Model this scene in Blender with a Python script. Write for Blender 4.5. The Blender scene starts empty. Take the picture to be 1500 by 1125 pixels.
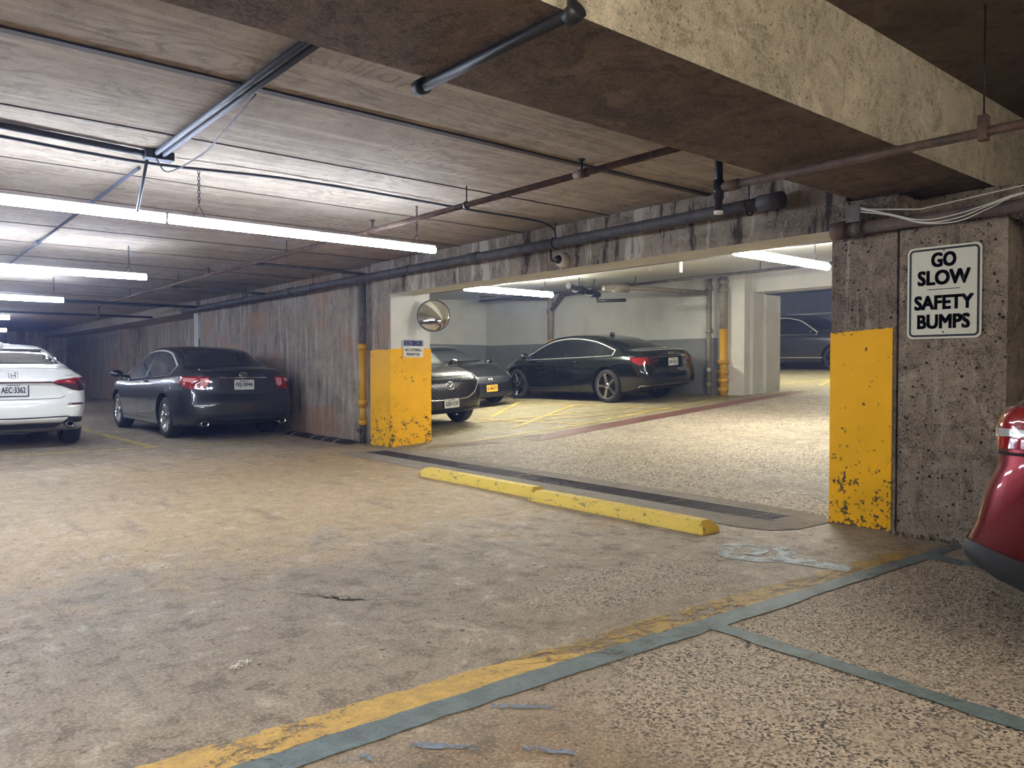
import bpy, bmesh, math, random
from mathutils import Vector, Matrix
from mathutils.bvhtree import BVHTree
random.seed(7)
S = bpy.context.scene
COL = S.collection
PI = math.pi
# ---------------------------------------------------------------- camera
CH = 1.15
cam_d = bpy.data.cameras.new('camera'); cam = bpy.data.objects.new('camera', cam_d); COL.objects.link(cam)
cam.location = (0, 0, CH)
cam.rotation_euler = (math.radians(90) - math.atan(24.5/1130), 0, math.radians(-39.8))
cam_d.sensor_width = 36; cam_d.lens = 36*1130/1500; cam_d.clip_start = .05; cam_d.clip_end = 200
S.camera = cam
# ---------------------------------------------------------------- world / exposure
W = bpy.data.worlds.new('world'); S.world = W; W.use_nodes = True
W.node_tree.nodes['Background'].inputs[0].default_value = (.75, .85, 1, 1)
W.node_tree.nodes['Background'].inputs[1].default_value = .012
# thin bluish scatter volume, added to stand in for veiling lens glare
_vs = W.node_tree.nodes.new('ShaderNodeVolumeScatter'); _vs.inputs['Color'].default_value = (.34, .46, 1, 1)
_vs.inputs['Density'].default_value = .0036; _vs.inputs['Anisotropy'].default_value = .62
W.node_tree.links.new(_vs.outputs[0], W.node_tree.nodes['World Output'].inputs['Volume'])
S.view_settings.view_transform = 'Standard'; S.view_settings.look = 'None'
S.view_settings.gamma = 1; S.view_settings.use_curve_mapping = False
S.view_settings.exposure = 1.45
S.cycles.max_bounces = 6; S.cycles.diffuse_bounces = 4; S.cycles.glossy_bounces = 3; S.cycles.volume_bounces = 0
S.cycles.use_denoising = True; S.cycles.use_adaptive_sampling = True; S.cycles.adaptive_threshold = .05; S.cycles.adaptive_min_samples = 12; S.cycles.time_limit = 1150
S.cycles.sample_clamp_indirect = 6
COOL = (.66, .76, 1.0); WARM = (1.0, .93, .74); NEUT = (1, .92, .78)
E_MAIN, E_ROOM, E_NEAR = 37, 80, 52
# ================================================================= helpers
def nt(name):
    m = bpy.data.materials.new(name); m.use_nodes = True
    t = m.node_tree; return m, t, t.nodes['Principled BSDF']
def N(t, kind, **kw):
    n = t.nodes.new(kind)
    for k, v in kw.items():
        if k.startswith('i_'):
            key = k[2:]; key = int(key) if key.isdigit() else key.replace('_', ' ')
            n.inputs[key].default_value = v
        else: setattr(n, k, v)
    return n
def plain(name, col, rough=.5, metal=0, coat=0, spec=.5, **kw):
    m, t, p = nt(name)
    p.inputs['Base Color'].default_value = (*col, 1); p.inputs['Roughness'].default_value = rough
    p.inputs['Metallic'].default_value = metal; p.inputs['Coat Weight'].default_value = coat
    p.inputs['Coat Roughness'].default_value = .03; p.inputs['Specular IOR Level'].default_value = spec
    return m
def emit(name, col, st):
    m, t, p = nt(name); p.inputs['Base Color'].default_value = (.8, .8, .8, 1)
    p.inputs['Emission Color'].default_value = (*col, 1); p.inputs['Emission Strength'].default_value = st
    return m
def ramp(t, fac, stops):
    r = t.nodes.new('ShaderNodeValToRGB'); e = r.color_ramp.elements
    e[0].position, e[0].color = stops[0][0], (*stops[0][1], 1)
    e[1].position, e[1].color = stops[-1][0], (*stops[-1][1], 1)
    for p, c in stops[1:-1]:
        q = e.new(p); q.color = (*c, 1)
    t.links.new(fac, r.inputs[0]); return r.outputs[0]
def noise(t, vec, scale, detail=6, rough=.6, dist=0):
    n = N(t, 'ShaderNodeTexNoise', i_Scale=scale, i_Detail=detail, i_Roughness=rough, i_Distortion=dist)
    t.links.new(vec, n.inputs['Vector']); return n.outputs['Fac']
def mapping(t, vec, scale=(1, 1, 1), rot=(0, 0, 0), loc=(0, 0, 0)):
    n = N(t, 'ShaderNodeMapping'); n.inputs['Scale'].default_value = scale
    n.inputs['Rotation'].default_value = rot; n.inputs['Location'].default_value = loc
    t.links.new(vec, n.inputs['Vector']); return n.outputs[0]
def coords(t): return N(t, 'ShaderNodeTexCoord').outputs['Object']
def mix(t, fac, a, b, mode='MIX'):
    n = N(t, 'ShaderNodeMix', data_type='RGBA', blend_type=mode)
    for k, v in ((0, fac), (6, a), (7, b)):
        if isinstance(v, (int, float)): n.inputs[k].default_value = v
        elif isinstance(v, tuple): n.inputs[k].default_value = (*v, 1)
        else: t.links.new(v, n.inputs[k])
    return n.outputs[2]
def math_(t, op, a, b=0, c=0):
    n = N(t, 'ShaderNodeMath', operation=op)
    for k, v in ((0, a), (1, b), (2, c)):
        if isinstance(v, (int, float)): n.inputs[k].default_value = v
        else: t.links.new(v, n.inputs[k])
    return n.outputs[0]
def step(t, v, lo, hi):
    n = N(t, 'ShaderNodeMapRange', interpolation_type='SMOOTHSTEP')
    t.links.new(v, n.inputs[0]); n.inputs[1].default_value = lo; n.inputs[2].default_value = hi
    return n.outputs[0]
def bump(t, p, h, st=.3, dist=.02):
    b = N(t, 'ShaderNodeBump', i_Strength=st, i_Distance=dist); t.links.new(h, b.inputs['Height'])
    t.links.new(b.outputs[0], p.inputs['Normal'])

def concrete(name, c1, c2, streak=None, pits=0, sc=1.0, rough=.85, bst=.4, pit_scale=14, extra=None, spec=.3, sscale=(2.2, 2.2, .22), grit=.5):
    """mottled concrete: two tones, sharp blotches, fine grit, optional vertical streak tone, optional bug-holes"""
    m, t, p = nt(name); v = coords(t)
    n1 = noise(t, v, 1.1*sc, 6, .68, .5); n2 = noise(t, v, 9*sc, 5, .75); n3 = noise(t, v, 90, 2, .7); n4 = noise(t, v, 3.1*sc, 6, .72, .9)
    c = ramp(t, n1, [(.30, c1), (.70, c2)])
    c = mix(t, math_(t, 'MULTIPLY', step(t, n4, .52, .62), .5*grit+.1), c, tuple(x*.55 for x in c1))
    c = mix(t, math_(t, 'MULTIPLY', math_(t, 'SUBTRACT', 1, step(t, n4, .36, .46)), .5*grit), c, tuple(min(1, x*1.35) for x in c2))
    c = mix(t, math_(t, 'MULTIPLY', step(t, n2, .50, .66), .55*grit+.1), c, tuple(x*.5 for x in c1))
    c = mix(t, math_(t, 'MULTIPLY', step(t, n3, .48, .66), .4*grit), c, tuple(min(1, x*1.5) for x in c2))
    h = math_(t, 'ADD', n2, math_(t, 'MULTIPLY', n3, .7))
    if streak:
        s = noise(t, mapping(t, v, sscale), 4, 6, .7)
        for lo, hi, cc, k in streak:
            c = mix(t, math_(t, 'MULTIPLY', step(t, s, lo, hi), k), c, cc)
    if pits:
        for ps, lo, hi in ((pit_scale, .12, .20), (pit_scale*2.3, .13, .22), (pit_scale*.45, .055, .075)):
            vo = N(t, 'ShaderNodeTexVoronoi', i_Scale=ps, i_Randomness=1.0); t.links.new(v, vo.inputs['Vector'])
            wob = math_(t, 'ADD', vo.outputs['Distance'], math_(t, 'MULTIPLY', math_(t, 'SUBTRACT', noise(t, v, 45, 3), .5), .16))
            gate = step(t, noise(t, v, 3.3+ps*.05, 3), .40, .52)
            mask = math_(t, 'MULTIPLY', math_(t, 'SUBTRACT', 1, step(t, wob, lo, hi)), gate)
            c = mix(t, math_(t, 'MULTIPLY', mask, pits), c, (.010, .008, .007))
            h = math_(t, 'SUBTRACT', h, math_(t, 'MULTIPLY', mask, 1.5))
    if extra: c, h = extra(t, v, c, h)
    t.links.new(c, p.inputs['Base Color']); p.inputs['Roughness'].default_value = rough
    p.inputs['Specular IOR Level'].default_value = spec
    bump(t, p, h, bst, .012); return m

# ---- mesh helpers
def link(name, bm, mat, parent=None, smooth=False, loc=None, recalc=True):
    if recalc: bmesh.ops.recalc_face_normals(bm, faces=bm.faces)
    me = bpy.data.meshes.new(name); bm.to_mesh(me); bm.free()
    for mm in (mat if isinstance(mat, (list, tuple)) else [mat]): me.materials.append(mm)
    if smooth:
        for f in me.polygons: f.use_smooth = True
        if smooth != True: me.set_sharp_from_angle(angle=math.radians(smooth))
    o = bpy.data.objects.new(name, me); COL.objects.link(o)
    if parent: o.parent = parent
    if loc: o.location = loc
    return o
def tag(o, label, cat, group=None, kind=None):
    o['label'] = label; o['category'] = cat
    if group: o['group'] = group
    if kind: o['kind'] = kind
    return o
def empty(name, loc, label, cat, group=None, rot=(0, 0, 0)):
    o = bpy.data.objects.new(name, None); o.empty_display_size = .1; COL.objects.link(o)
    o.location = loc; o.rotation_euler = rot; tag(o, label, cat, group); return o
def struct(name, bm, mat, label=None, smooth=False):
    o = link(name, bm, mat, None, smooth); o['kind'] = 'structure'
    if label: o['label'] = label
    return o
def box(bm, a, b, m=None):
    vs = [bm.verts.new((x, y, z)) for x in (a[0], b[0]) for y in (a[1], b[1]) for z in (a[2], b[2])]
    if m is not None:
        for v in vs: v.co = m @ v.co
    for f in ((0, 1, 3, 2), (4, 6, 7, 5), (0, 4, 5, 1), (2, 3, 7, 6), (0, 2, 6, 4), (1, 5, 7, 3)):
        bm.faces.new([vs[i] for i in f])
    return vs
def hexa(bm, bot, top):
    """8-corner solid from two loops of points"""
    n = len(bot); A = [bm.verts.new(p) for p in bot]; B = [bm.verts.new(p) for p in top]
    bm.faces.new(A[::-1]); bm.faces.new(B)
    for i in range(n): bm.faces.new((A[i], A[(i+1) % n], B[(i+1) % n], B[i]))
def rbox(bm, a, b, r=.01, seg=2):
    t = bmesh.new(); box(t, a, b); bmesh.ops.bevel(t, geom=t.edges[:], offset=r, segments=seg, affect='EDGES', profile=.6)
    merge(bm, t)
def merge(bm, t, mat=None):
    mp = {v: bm.verts.new(mat @ v.co if mat else v.co) for v in t.verts}
    for f in t.faces:
        try:
            g = bm.faces.new([mp[v] for v in f.verts]); g.material_index = f.material_index; g.smooth = f.smooth
        except ValueError: pass
    t.free()
def tube(bm, pts, r, seg=10, caps=True):
    pts = [Vector(p) for p in pts]; rings = []; n = len(pts); up = None
    for i, p in enumerate(pts):
        d = ((pts[min(i+1, n-1)] - pts[max(i-1, 0)])).normalized()
        if up is None: up = Vector((0, 0, 1)) if abs(d.z) < .9 else Vector((1, 0, 0))
        a = d.cross(up).normalized(); b = a.cross(d).normalized(); up = b
        rr = r[i] if isinstance(r, (list, tuple)) else r
        rings.append([bm.verts.new(p + a*math.cos(2*PI*k/seg)*rr + b*math.sin(2*PI*k/seg)*rr) for k in range(seg)])
    for A, B in zip(rings, rings[1:]):
        for k in range(seg):
            bm.faces.new((A[k], A[(k+1) % seg], B[(k+1) % seg], B[k])).smooth = True
    if caps: bm.faces.new(rings[0][::-1]); bm.faces.new(rings[-1])
def lathe(bm, prof, seg=24, mat=None, closed=False):
    """prof: (r, h) revolved about local Z"""
    R = []
    for r, h in prof:
        R.append([bm.verts.new((r*math.cos(2*PI*k/seg), r*math.sin(2*PI*k/seg), h)) for k in range(seg)])
    prs = list(zip(R, R[1:])) + ([(R[-1], R[0])] if closed else [])
    for A, B in prs:
        for k in range(seg): bm.faces.new((A[k], A[(k+1) % seg], B[(k+1) % seg], B[k])).smooth = True
    if not closed:
        if prof[0][0] > 1e-5: bm.faces.new(R[0][::-1])
        if prof[-1][0] > 1e-5: bm.faces.new(R[-1])
    bmesh.ops.remove_doubles(bm, verts=[v for q in R for v in q], dist=1e-5)
    if mat: bmesh.ops.transform(bm, matrix=mat, verts=[v for v in bm.verts if v.is_valid])
def smooth_path(pts, n=8):
    P = [Vector(p) for p in pts]; P = [P[0]*2-P[1]] + P + [P[-1]*2-P[-2]]; out = []
    for i in range(1, len(P)-2):
        a, b, c, d = P[i-1:i+3]
        for k in range(n):
            t = k/n
            out.append(.5*((2*b)+(c-a)*t+(2*a-5*b+4*c-d)*t*t+(3*b-a-3*c+d)*t**3))
    out.append(P[-2]); return out
def text_bm(s, w, h, offset=0.0, depth=.002, spacing=1.0):
    """lettering mesh centred on the origin in the XZ plane, facing -Y, fitted to w x h"""
    c = bpy.data.curves.new('lettering', 'FONT'); c.body = s; c.size = 1; c.offset = offset; c.extrude = .01
    c.space_character = spacing; c.resolution_u = 3
    o = bpy.data.objects.new('lettering', c); COL.objects.link(o)
    bpy.context.view_layer.update()
    me = o.to_mesh(); bm = bmesh.new(); bm.from_mesh(me); o.to_mesh_clear()
    COL.objects.unlink(o); bpy.data.objects.remove(o); bpy.data.curves.remove(c)
    xs = [v.co.x for v in bm.verts]; ys = [v.co.y for v in bm.verts]
    x0, x1, y0, y1 = min(xs), max(xs), min(ys), max(ys)
    for v in bm.verts:
        x = (v.co.x-(x0+x1)/2)/(x1-x0)*w; z = (v.co.y-(y0+y1)/2)/(y1-y0)*h; d = -v.co.z/.01*depth/2
        v.co = (x, d, z)
    return bm
def text(name, s, w, h, mat, parent, M, offset=0, depth=.002):
    b = offset*h*.9; one = text_bm(s, w-2*b, h-2*b, 0, depth); bm = bmesh.new()
    for dx, dz in ((0, 0), (b, b), (b, -b), (-b, b), (-b, -b), (b, 0), (-b, 0), (0, b), (0, -b)) if b > 0 else ((0, 0),):
        merge(bm, one.copy(), Matrix.Translation((dx, 0, dz)))
    one.free(); bmesh.ops.transform(bm, matrix=M, verts=bm.verts)
    return link(name, bm, mat, parent)

# ================================================================= materials
def ceiling_extra(t, v, c, h):
    # swirled plywood-form marks along each board, long pale grain
    n = noise(t, mapping(t, v, (.55, 1.5, 1)), 1.5, 2, .45, 1.2)
    rings = math_(t, 'SINE', math_(t, 'MULTIPLY', n, 95))
    gate = step(t, noise(t, v, 1.1, 3), .46, .56)
    c = mix(t, math_(t, 'MULTIPLY', math_(t, 'MULTIPLY', step(t, rings, .3, 1), gate), .42), c, (.12, .085, .06))
    s = noise(t, mapping(t, v, (.22, 6, 1)), 3, 5, .7)
    c = mix(t, math_(t, 'MULTIPLY', step(t, s, .50, .66), .5), c, (.56, .49, .41))
    c = mix(t, math_(t, 'MULTIPLY', math_(t, 'SUBTRACT', 1, step(t, s, .34, .47)), .45), c, (.19, .145, .11))
    return c, h
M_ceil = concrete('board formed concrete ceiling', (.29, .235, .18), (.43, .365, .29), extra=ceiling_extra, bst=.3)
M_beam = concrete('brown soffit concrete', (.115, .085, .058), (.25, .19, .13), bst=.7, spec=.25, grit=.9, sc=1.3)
M_beamside = concrete('pale beam side concrete', (.30, .265, .20), (.56, .50, .39), grit=.75, sc=1.6, pits=.45, pit_scale=26, bst=.6)  # paler tone for the side face of the beam
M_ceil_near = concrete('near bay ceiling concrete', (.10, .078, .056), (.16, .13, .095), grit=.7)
M_wall = concrete('streaked board formed wall concrete', (.235, .19, .145), (.41, .345, .27),
                  streak=[(.52, .60, (.48, .44, .39), .8), (.42, .34, (.10, .075, .06), .75)], bst=.5,
                  extra=lambda t, v, c, h: (mix(t, math_(t, 'MULTIPLY', step(t, noise(t, mapping(t, v, (1, .5, 1)), .9, 4, .5), .53, .62), .5), c, (.46, .24, .13)), h))
M_lintel = concrete('stained lintel concrete', (.17, .135, .10), (.36, .30, .235), grit=.8,
                    streak=[(.53, .60, (.55, .50, .42), .8), (.45, .39, (.045, .032, .026), .9)], bst=.6, sscale=(.9, .9, .16))
M_pier = concrete('pitted brown pier concrete', (.16, .125, .09), (.34, .28, .215), pits=.95, pit_scale=19, bst=1.0, grit=1.0, sc=1.5,
                  streak=[(.56, .66, (.42, .37, .30), .5), (.42, .34, (.09, .07, .055), .6)])
M_pier2 = concrete('rough stained pier concrete', (.12, .09, .068), (.30, .245, .19), grit=1.0, pits=.9, pit_scale=18, bst=1.0,
                   streak=[(.52, .66, (.47, .42, .36), .6), (.42, .3, (.07, .055, .045), .7)])
def paint_on_concrete(name, col, chip=.62, dark=(.10, .07, .03), rough=.6, low=True):
    m, t, p = nt(name); v = coords(t)
    n = noise(t, v, 11, 8, .7); n2 = noise(t, v, 45, 4, .6); nl = noise(t, v, 2, 3)
    c = mix(t, step(t, nl, .3, .75), col, tuple(x*.88 for x in col))
    k = step(t, math_(t, 'ADD', math_(t, 'MULTIPLY', n, .6), math_(t, 'MULTIPLY', n2, .4)), chip, chip+.03)
    if low:
        z = N(t, 'ShaderNodeSeparateXYZ'); t.links.new(v, z.inputs[0])
        lowz = math_(t, 'MULTIPLY', math_(t, 'SUBTRACT', 1, step(t, z.outputs[2], 0, .9)), .075)
        k = step(t, math_(t, 'ADD', math_(t, 'ADD', math_(t, 'MULTIPLY', n, .6), math_(t, 'MULTIPLY', n2, .4)), lowz), chip, chip+.03)
    c = mix(t, k, c, dark)
    t.links.new(c, p.inputs['Base Color']); p.inputs['Roughness'].default_value = rough
    p.inputs['Specular IOR Level'].default_value = .25; bump(t, p, math_(t, 'SUBTRACT', math_(t, 'MULTIPLY', noise(t, v, 18, 5), .6), k), .5, .008); return m
M_yellow = paint_on_concrete('chipped yellow paint', (1.0, .52, .0), .595)
M_white = paint_on_concrete('white wall paint', (.70, .70, .65), .66, (.30, .28, .25), .6)
M_whitewall = paint_on_concrete('white painted wall', (.62, .64, .60), .70, (.30, .30, .28), .6, False)
M_greywall = paint_on_concrete('grey painted wall', (.24, .25, .25), .70, (.15, .15, .15), .6, False)
M_ypipe = plain('yellow pipe paint', (.62, .34, .02), .45)
M_yline_stop = paint_on_concrete('wheel stop yellow', (.78, .56, .09), .555, (.34, .25, .10), .6, False)

def floor_mat(name, base1, base2, tan, dark, agg=None, rough=.55, tanband=None, fine=75, pscale=115.0):
    m, t, p = nt(name); v = coords(t)
    xyz = N(t, 'ShaderNodeSeparateXYZ'); t.links.new(v, xyz.inputs[0])
    n0 = noise(t, v, .45, 8, .62, .5); n1 = noise(t, v, 1.7, 7, .72, .6); n2 = noise(t, v, 14, 4, .75); n3 = noise(t, v, fine, 2, .75)
    n4 = noise(t, mapping(t, v, (1.0, .22, 1)), 5, 5, .7, .3); n5 = noise(t, v, 5.2, 7, .74, .35)
    c = ramp(t, n0, [(.36, base1), (.5, tuple((a+b)/2 for a, b in zip(base1, base2))), (.64, base2)])
    if tanband:
        y0, y1, y2, y3 = tanband; yy = math_(t, 'ADD', xyz.outputs[1], math_(t, 'MULTIPLY', math_(t, 'SUBTRACT', n1, .5), 5))
        tb = math_(t, 'MULTIPLY', step(t, yy, y0, y1), math_(t, 'SUBTRACT', 1, step(t, yy, y2, y3)))
        c = mix(t, math_(t, 'MULTIPLY', tb, .85), c, tan)
        br = math_(t, 'MULTIPLY', math_(t, 'SUBTRACT', 1, step(t, xyz.outputs[1], 1.7, 2.15)), math_(t, 'SUBTRACT', 1, step(t, math_(t, 'ADD', xyz.outputs[0], math_(t, 'MULTIPLY', n1, 1.2)), 2.5, 2.9)))
        c = mix(t, math_(t, 'MULTIPLY', br, .75), c, (.25, .165, .095))
    else: c = mix(t, math_(t, 'MULTIPLY', step(t, n1, .4, .6), .5), c, tan)
    calm = math_(t, 'SUBTRACT', 1, math_(t, 'MULTIPLY', tb, .72)) if tanband else 1.0
    c = mix(t, math_(t, 'MULTIPLY', math_(t, 'MULTIPLY', step(t, n5, .535, .60), calm), .62), c, dark)
    c = mix(t, math_(t, 'MULTIPLY', math_(t, 'SUBTRACT', 1, step(t, n5, .36, .45)), .55), c, tuple(min(1, x*1.4) for x in base2))
    c = mix(t, math_(t, 'MULTIPLY', step(t, n4, .54, .66), .4), c, dark)
    c = mix(t, math_(t, 'MULTIPLY', step(t, n2, .50, .64), .5), c, tuple(x*.55 for x in base1))
    c = mix(t, math_(t, 'MULTIPLY', step(t, n3, .48, .64), .42), c, tuple(x*.45 for x in base1))
    c = mix(t, math_(t, 'MULTIPLY', math_(t, 'SUBTRACT', 1, step(t, n3, .36, .46)), .35), c, tuple(min(1, x*1.5) for x in base2))
    h = math_(t, 'ADD', n2, math_(t, 'MULTIPLY', n3, .5))
    vo = N(t, 'ShaderNodeTexVoronoi', i_Scale=pscale, i_Randomness=1.0); t.links.new(v, vo.inputs['Vector'])
    vc = N(t, 'ShaderNodeSeparateXYZ'); t.links.new(vo.outputs['Color'], vc.inputs[0])
    peb = ramp(t, vc.outputs[0], [(.0, (.02, .018, .018)), (.20, (.06, .05, .045)), (.34, (.34, .28, .21)), (.80, (.66, .57, .44)), (1, (.30, .21, .14))])
    if agg is not None:
        g = agg(t, v, xyz, n0, n1)
        g = math_(t, 'MULTIPLY', g, math_(t, 'ADD', .35, math_(t, 'MULTIPLY', step(t, n5, .34, .56), .65)))
        c = mix(t, math_(t, 'MULTIPLY', g, .9), c, peb)
        h = math_(t, 'ADD', h, math_(t, 'MULTIPLY', g, math_(t, 'MULTIPLY', vo.outputs['Distance'], 1.4)))
    for sc_, lo, hi, k in ((9.0, .07, .13, .85), (24.0, .10, .17, .75)):
        vs = N(t, 'ShaderNodeTexVoronoi', i_Scale=sc_, i_Randomness=1.0); t.links.new(mapping(t, v, (1, 1, .01)), vs.inputs['Vector'])
        sp = math_(t, 'MULTIPLY', math_(t, 'SUBTRACT', 1, step(t, math_(t, 'ADD', vs.outputs['Distance'], math_(t, 'MULTIPLY', math_(t, 'SUBTRACT', n2, .5), .3)), lo, hi)), step(t, n1, .46, .56))
        c = mix(t, math_(t, 'MULTIPLY', sp, k), c, (.035, .028, .024))
        h = math_(t, 'SUBTRACT', h, math_(t, 'MULTIPLY', sp, .8))
    t.links.new(c, p.inputs['Base Color'])
    rr = N(t, 'ShaderNodeMapRange'); t.links.new(n5, rr.inputs[0]); rr.inputs[3].default_value = rough-.15; rr.inputs[4].default_value = rough+.3
    t.links.new(rr.outputs[0], p.inputs['Roughness']); p.inputs['Specular IOR Level'].default_value = .35
    bump(t, p, h, .6, .01); return m
def agg_near(t, v, xyz, n0, n1):
    # south of the painted line the slab is scaled to aggregate; patches elsewhere
    y = math_(t, 'ADD', xyz.outputs[1], math_(t, 'MULTIPLY', n1, .8))
    south = math_(t, 'SUBTRACT', 1, step(t, y, 2.25, 2.55))
    east = step(t, math_(t, 'ADD', xyz.outputs[0], math_(t, 'MULTIPLY', n0, 1.2)), 2.15, 2.75)
    a = math_(t, 'MULTIPLY', south, east)
    dx = math_(t, 'SUBTRACT', xyz.outputs[0], 3.2); dy = math_(t, 'SUBTRACT', xyz.outputs[1], 2.75)
    d = math_(t, 'SQRT', math_(t, 'ADD', math_(t, 'MULTIPLY', dx, math_(t, 'MULTIPLY', dx, .55)), math_(t, 'MULTIPLY', dy, math_(t, 'MULTIPLY', dy, 2.5))))
    b = math_(t, 'SUBTRACT', 1, step(t, math_(t, 'ADD', d, math_(t, 'MULTIPLY', n1, 1.1)), .95, 1.25))
    return math_(t, 'MINIMUM', math_(t, 'ADD', a, math_(t, 'MULTIPLY', b, .8)), 1)
M_floor = floor_mat('worn concrete garage floor', (.27, .215, .15), (.40, .335, .25), (.46, .315, .155), (.125, .10, .075), agg=agg_near, tanband=(3.6, 5.2, 8.5, 11.5))
M_ramp = floor_mat('exposed aggregate ramp', (.24, .20, .15), (.42, .37, .28), (.36, .31, .22), (.15, .13, .10), rough=.6, fine=28, pscale=58.0,
                   agg=lambda t, v, xyz, n0, n1: math_(t, 'MULTIPLY', step(t, n0, .34, .5), .8))
M_bay = floor_mat('worn concrete upper bay floor', (.24, .21, .13), (.33, .29, .18), (.30, .26, .14), (.17, .15, .10))
M_drainband = concrete('smooth drain surround', (.22, .19, .155), (.30, .27, .22), bst=.2)

def worn_paint(name, col, wear=.55, dark=None, sc=9, rough=.6):
    m, t, p = nt(name); v = coords(t)
    n = noise(t, v, sc, 6, .75); n2 = noise(t, v, 1.6, 3); n3 = noise(t, v, 70, 3, .7)
    f = math_(t, 'ADD', math_(t, 'ADD', math_(t, 'MULTIPLY', n, .45), math_(t, 'MULTIPLY', n2, .25)), math_(t, 'MULTIPLY', n3, .30))
    k = step(t, f, wear, wear+.035)
    c = mix(t, step(t, n, .35, .65), col, tuple(x*.66 for x in col))
    c = mix(t, math_(t, 'MULTIPLY', step(t, n3, .5, .68), .5), c, tuple(x*.5 for x in col))
    t.links.new(c, p.inputs['Base Color']); p.inputs['Roughness'].default_value = rough
    t.links.new(math_(t, 'SUBTRACT', 1, k), p.inputs['Alpha']); bump(t, p, math_(t, 'ADD', n, n3), .5, .006); return m
M_lyel_b = worn_paint('scuffed brown yellow line paint', (.42, .27, .06), .485)
M_lyel = worn_paint('worn yellow line paint', (.66, .42, .08), .535)
M_lyel2 = worn_paint('faded yellow line paint', (.62, .47, .13), .52)
M_lblue = worn_paint('worn blue grey line paint', (.145, .20, .21), .565)
M_lblue2 = worn_paint('faint blue paint flakes', (.20, .26, .36), .48, sc=16)
M_pale = worn_paint('faded pale blue stencil paint', (.44, .52, .54), .495, sc=13)
M_red = worn_paint('dull red line paint', (.17, .065, .05), .57)
M_redf = worn_paint('faded red line paint', (.20, .11, .08), .48)
M_crack = plain('dark slab crack', (.03, .025, .02), .9)  # flat dark tone of the crack strips

M_iron = plain('dark painted iron', (.02, .02, .022), .45, .3)
M_grate = plain('cast iron grate', (.055, .043, .045), .6, .2)
M_pit = plain('near black drain pit', (.008, .007, .006), .9)  # near-black sheet at the bottom of the drain
def rusty(name, a, b):
    m, t, p = nt(name); v = coords(t)
    t.links.new(ramp(t, noise(t, v, 9, 6, .7), [(.35, a), (.65, b)]), p.inputs['Base Color'])
    p.inputs['Roughness'].default_value = .7; p.inputs['Metallic'].default_value = .2
    bump(t, p, noise(t, v, 40, 4), .4, .004); return m
M_rust = rusty('rusted steel pipe', (.055, .04, .032), (.17, .10, .065))
M_gpipe = rusty('grey galvanised pipe', (.12, .115, .11), (.21, .20, .185))
M_dpipe = rusty('dark steel pipe', (.045, .042, .045), (.10, .09, .085))
M_bluegrey = plain('blue grey conduit', (.055, .065, .085), .6)
M_cable = plain('white cable', (.66, .64, .58), .5)
M_dcable = plain('dark cable', (.06, .065, .08), .6)
M_tan_pipe = rusty('tan painted pipe', (.24, .22, .17), (.34, .31, .25))
M_led_cool = emit('cool led diffuser', (.71, .81, 1), E_MAIN)
M_led_warm = emit('warm led diffuser', (1, .95, .85), E_ROOM)
M_led_near = emit('near bay led diffuser', (1, .90, .74), E_NEAR)
M_led_near2 = emit('near bay led diffuser, dimmer', (1, .90, .74), 34)
M_led_dim = emit('dim upper level led diffuser', (.75, .95, .85), 3)
M_house = plain('white lamp housing', (.75, .77, .8), .4)
M_signw = plain('aged reflective sign white', (.66, .66, .54), .38, spec=.6)
M_black = plain('sign black', (.008, .008, .01), .4)
M_nblue = plain('notice blue', (.02, .04, .22), .4)
M_nwhite = plain('notice white', (.72, .72, .68), .5)
M_mirror = plain('mirror glass', (.78, .78, .74), .03, 1)
M_rubber = plain('black rubber', (.012, .012, .013), .6)
M_hole = plain('dark void', (.004, .004, .005), .9)
M_stripe = plain('reflective stripe', (.35, .33, .28), .5)
M_alu = plain('machined aluminium', (.60, .60, .61), .22, 1)
M_darkalu = plain('dark grey alloy', (.06, .06, .065), .3, .8)
M_chrome = plain('chrome', (.80, .80, .80), .08, 1)
M_tyre = plain('tyre rubber', (.014, .014, .015), .75)
M_glass = plain('tinted car glass', (.006, .008, .009), .03, 0, 0, .7)
M_glass2 = plain('lightly tinted car glass', (.045, .05, .052), .04, 0, 0, .8)
M_lred = plain('red lamp lens', (.28, .004, .008), .08, 0, 1)
M_lpink = plain('pale red lamp lens', (.75, .30, .28), .1, 0, 1)
M_ldark = plain('smoked lamp lens', (.05, .012, .015), .06, 0, 1)
M_lclear = plain('clear lamp lens', (.55, .56, .56), .08, .35, 1)
M_plate = plain('white licence plate', (.62, .62, .60), .4)
M_plateo = plain('gold licence plate', (.72, .38, .03), .4)
M_plastic = plain('black bumper plastic', (.014, .015, .017), .5)
M_grille, _t, _p = nt('patterned black grille')
_v = N(_t, 'ShaderNodeSeparateXYZ'); _t.links.new(coords(_t), _v.inputs[0])
_f = math_(_t, 'MULTIPLY', math_(_t, 'SINE', math_(_t, 'MULTIPLY', _v.outputs[0], 60)), math_(_t, 'SINE', math_(_t, 'MULTIPLY', _v.outputs[2], 85)))
_t.links.new(mix(_t, step(_t, _f, .5, .62), (.008, .008, .008), (.07, .07, .07)), _p.inputs['Base Color']); _p.inputs['Roughness'].default_value = .3
M_navy = plain('navy ink', (.02, .025, .07), .5)
def paintc(name, col, metal=.4, rough=.3): return plain(name, col, rough, metal, 1.0)
M_trim = plain('window trim with painted sheen', (.72, .72, .72), .3, .45)  # chrome trim, its bright reflections put into a pale base colour
P_camry = paintc('charcoal metallic paint', (.032, .035, .040), .6, .32)
P_civic = paintc('white car paint', (.74, .74, .70), 0, .35)
P_audi = paintc('black green car paint', (.006, .010, .009), .4, .18)
P_mazda = paintc('black car paint', (.010, .009, .009), .3, .25)
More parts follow.
